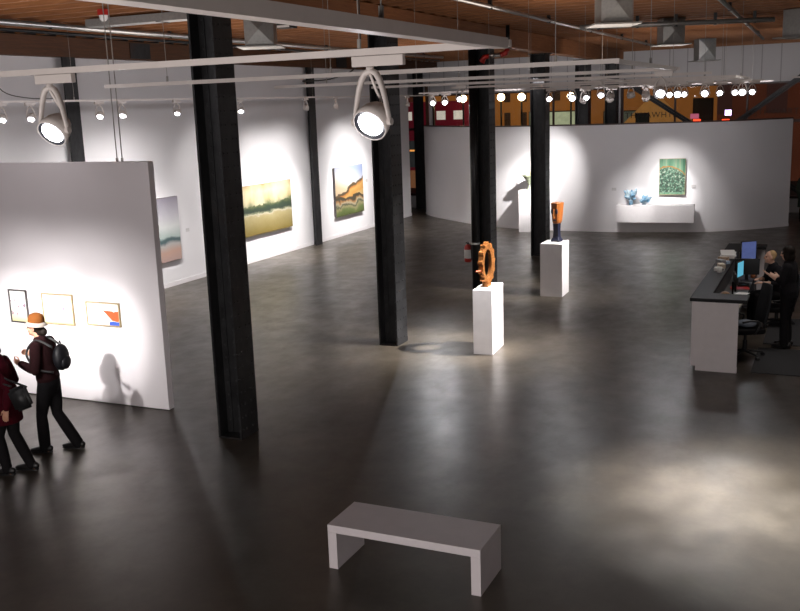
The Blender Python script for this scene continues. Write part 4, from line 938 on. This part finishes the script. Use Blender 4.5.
M_BRICK = facade_mat('dark_brick_facade', (.075, .020, .010), (.03, .012, .01), .4, .4, .75, 1); M_LITWIN = mat('lit_window', (.5, .4, .2), .5, emit=1.1, ecol=(.75, .62, .34), scale=3, var=.5); M_DARKWIN = mat('dark_window', (.03, .035, .03), .3)
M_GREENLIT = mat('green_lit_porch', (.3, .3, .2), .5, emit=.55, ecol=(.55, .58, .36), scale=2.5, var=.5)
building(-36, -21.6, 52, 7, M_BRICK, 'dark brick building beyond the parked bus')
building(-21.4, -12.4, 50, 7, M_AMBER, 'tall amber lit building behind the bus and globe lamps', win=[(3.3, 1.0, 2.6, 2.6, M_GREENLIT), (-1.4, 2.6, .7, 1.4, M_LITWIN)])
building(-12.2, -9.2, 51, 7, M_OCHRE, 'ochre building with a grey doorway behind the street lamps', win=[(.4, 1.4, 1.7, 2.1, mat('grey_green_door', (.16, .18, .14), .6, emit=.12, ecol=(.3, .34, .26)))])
building(-9.0, -6.6, 45, 4.2, mat('gable_plaster', (.46, .24, .07), .8, emit=.30, ecol=(.60, .26, .07), scale=1.5, var=.25), 'small ochre gabled house front, its glow put into the plaster', 'gable', win=[(-.3, 2.75, .5, .7, M_DARKWIN)])  # warm light on the gable comes from its own emission
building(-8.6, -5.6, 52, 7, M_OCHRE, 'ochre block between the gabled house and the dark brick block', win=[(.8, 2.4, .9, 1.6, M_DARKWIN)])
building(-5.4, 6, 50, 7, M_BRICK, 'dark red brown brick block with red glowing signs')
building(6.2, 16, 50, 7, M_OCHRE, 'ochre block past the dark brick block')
# bus
t = thing('street_bus', 'red double deck bus with lit windows passing outside', 'bus', (-17.9, 42.2, -.05))
M_BUS = mat('bus_red', (.20, .012, .02), .35, emit=.10, ecol=(.4, .02, .05)); M_BUSWIN = mat('bus_window_light', (.6, .58, .5), .3, emit=.55, ecol=(.85, .75, .66), scale=2, var=.5)
M_BUSDK = mat('bus_dark_glass', (.03, .035, .04), .25, emit=.03, ecol=(.5, .5, .5), scale=2, var=.8); M_ORG = mat('orange_stripe', (.5, .18, .04), .5, emit=1.0, ecol=(.9, .35, .08))
obj('bus_body', box(-4.6, 2.6, 0, 2.4, .3, 4.35), M_BUS, t, bevel=.08)
for k in range(8):
    if k in (2, 5): continue
    o = obj('upper_window', box(-4.3 + k * .85, -3.86 + k * .85, -.012, -.001, 3.5, 3.9), M_BUSWIN, t)
for k in range(5): obj('lower_window', box(-4.2 + k * 1.35, -3.0 + k * 1.35, -.012, -.001, 1.3, 2.55), M_BUSDK, t)
obj('orange_stripe', box(-4.6, 2.6, -.014, -.001, 2.05, 2.13), M_ORG, t); obj('tan_skirt', box(-4.6, 2.6, -.014, -.001, .32, 1.15), mat('tan_panel', (.30, .12, .05), .5, emit=.25, ecol=(.5, .2, .09)), t)
for wx in (-3.2, 1.4):
    bm = BM(); tube(bm, [(wx, -.02, .45), (wx, .2, .45)], .45, 20); obj('wheel', bm, M_BLACK, t)
# globe street lamps
M_GLOBE = mat('globe_light', (1, .8, .5), .4, emit=16, ecol=(1, .74, .42))
for x, y, z, lb in ((-15.32, 41, 4.37, 'globe street lamp glowing above the red bus end'), (-13.54, 41, 4.37, 'globe street lamp next along, framed between two black columns'), (-12.6, 41, 4.35, 'globe street lamp seen just beside a black column'), (-10.41, 41, 4.30, 'globe street lamp beside the grey doorway')):
    t = thing('street_lamp', lb, 'street lamp', (x, y, -.05), 0, 'globe street lamps outside'); bm = BM(); ball(bm, (0, 0, z + .05), .165, 16, 10); obj('globe', bm, M_GLOBE, t, smooth=True)
    bm = BM(); tube(bm, [(0, 0, 0), (0, 0, .4), (0, 0, .45), (0, 0, z - .1)], [.12, .1, .05, .04], 10); obj('post', bm, M_BLACK, t)
# glowing signs
M_REDSIGN = mat('red_neon', (.8, .05, .02), .4, emit=3.0, ecol=(1, .06, .02)); M_VIO = mat('violet_sign', (.8, .6, 1), .4, emit=6, ecol=(.75, .5, 1))
def sign(x, z, w, h, m, lb, y=49.6):
    t = thing('glowing_sign', lb, 'sign', (x, y, z)); bm = BM(); n = 5
    for k in range(n): bx(bm, -w / 2 + w * k / n, -w / 2 + w * (k + .8) / n, -.02, 0, -h / 2, h / 2)
    obj('letter_strip', bm, m, t); obj('backing', box(-w / 2 - .05, w / 2 + .05, .001, .05, -h / 2 - .05, h / 2 + .05), M_BLACK, t)
sign(-6.28, 2.95, .36, .11, M_REDSIGN, 'small red glowing sign low beside the diagonal brace'); sign(-4.93, 2.92, .36, .11, M_REDSIGN, 'small red glowing sign under the violet one'); sign(-4.83, 3.28, .30, .26, M_VIO, 'small violet white glowing sign')
for k, (x, z, m) in enumerate(((-6.4, 3.15, 'pinkish'), (-1.2, 4.3, 'orange red'))):
    t = thing('glowing_sign', m + ' lit sign in the far street', 'sign', (x, 49.6, z)); obj('face', box(-.2, .2, -.03, 0, -.12, .12), mat('sign_' + m[:4], (.5, .12, .1), .5, emit=1.2, ecol=((.35, .08, .14), (.9, .12, .03))[k]), t)
# lettering on the glass, seen from behind
M_LET = mat('window_lettering', (.05, .036, .03), .7)
def lettering(txt, x, z, size, lb):
    cu = bpy.data.curves.new('window_lettering', 'FONT'); cu.body = txt; cu.size = size; cu.align_x = 'CENTER'; cu.extrude = .001; cu.space_character = 1.1
    o = bpy.data.objects.new('tmp_text', cu); COL.objects.link(o); dg = bpy.context.evaluated_depsgraph_get(); me = bpy.data.meshes.new_from_object(o.evaluated_get(dg)); bpy.data.objects.remove(o)
    q = bpy.data.objects.new('window_lettering', me); me.materials.clear(); me.materials.append(M_LET); COL.objects.link(q); q.location = (x, FY + .040, z); q.rotation_euler = (R(90), 0, 0); tag(q, lb, 'lettering')
lettering('THWAWHTL', -6.25, 3.42, .30, 'faint reversed lettering on the glass by the gabled house'); lettering('JTHWARTIO', -1.75, 3.42, .30, 'faint reversed lettering on the glass beside the rising brace')

# ------------------------------------------------------------------ light and world
w = bpy.data.worlds.new('night'); SC.world = w; w.use_nodes = True
w.node_tree.nodes['Background'].inputs[0].default_value = (.55, .50, .55, 1); w.node_tree.nodes['Background'].inputs[1].default_value = .05
def area(loc, tgt, P, sx, sy, colr=(1, .93, .9)):  # soft fill lights added to lift walls, desk and ceiling; no fixtures
    L = bpy.data.lights.new('fill_light', 'AREA'); L.energy = P; L.shape = 'RECTANGLE'; L.size = sx; L.size_y = sy; L.color = colr
    o = bpy.data.objects.new('fill_light', L); COL.objects.link(o); o.location = loc; o.rotation_euler = (Vector(tgt) - Vector(loc)).to_track_quat('-Z', 'Y').to_euler(); return o
area((-3, -1.5, 1.7), (-4, 12, .6), 430, 8, 1.0)  # unseen frontal fill low behind the camera
area((-8.6, 17, 4.75), (-14.8, 18, 2.6), 150, 16, .3, (1, .96, .98))
area((-4.5, 25.9, 4.75), (-5.5, 31, 2.0), 75, 9, .3, (1, .96, .98))
area((-5.5, 33.6, 4.9), (-5.5, 36.3, 5.2), 26, 14, .2, (1, .95, .94))
area((.6, 17.5, 4.9), (.2, 17.5, 0), 85, 2, 3, (1, .93, .88))
area((-9.5, 6.0, 4.75), (-10.4, 10.5, 2.0), 30, 4, .3, (1, .94, .96))
for x, y, P in ((-10.5, 9, 38), (-10.5, 15, 28), (-3.5, 15, 42), (-10.5, 24, 28), (2.0, 12, 20), (-3.5, 24, 34)):
    area((x, y, 4.7), (x, y, 8), P, 2.5, 2.5, (1, .86, .76))     # added fill thrown up on the timber ceiling, no fixture
SC.view_settings.view_transform = 'Standard'; SC.view_settings.look = 'None'; SC.view_settings.exposure = 0; SC.view_settings.gamma = 1
SC.cycles.max_bounces = 8; SC.cycles.use_denoising = True; SC.cycles.sample_clamp_indirect = 6
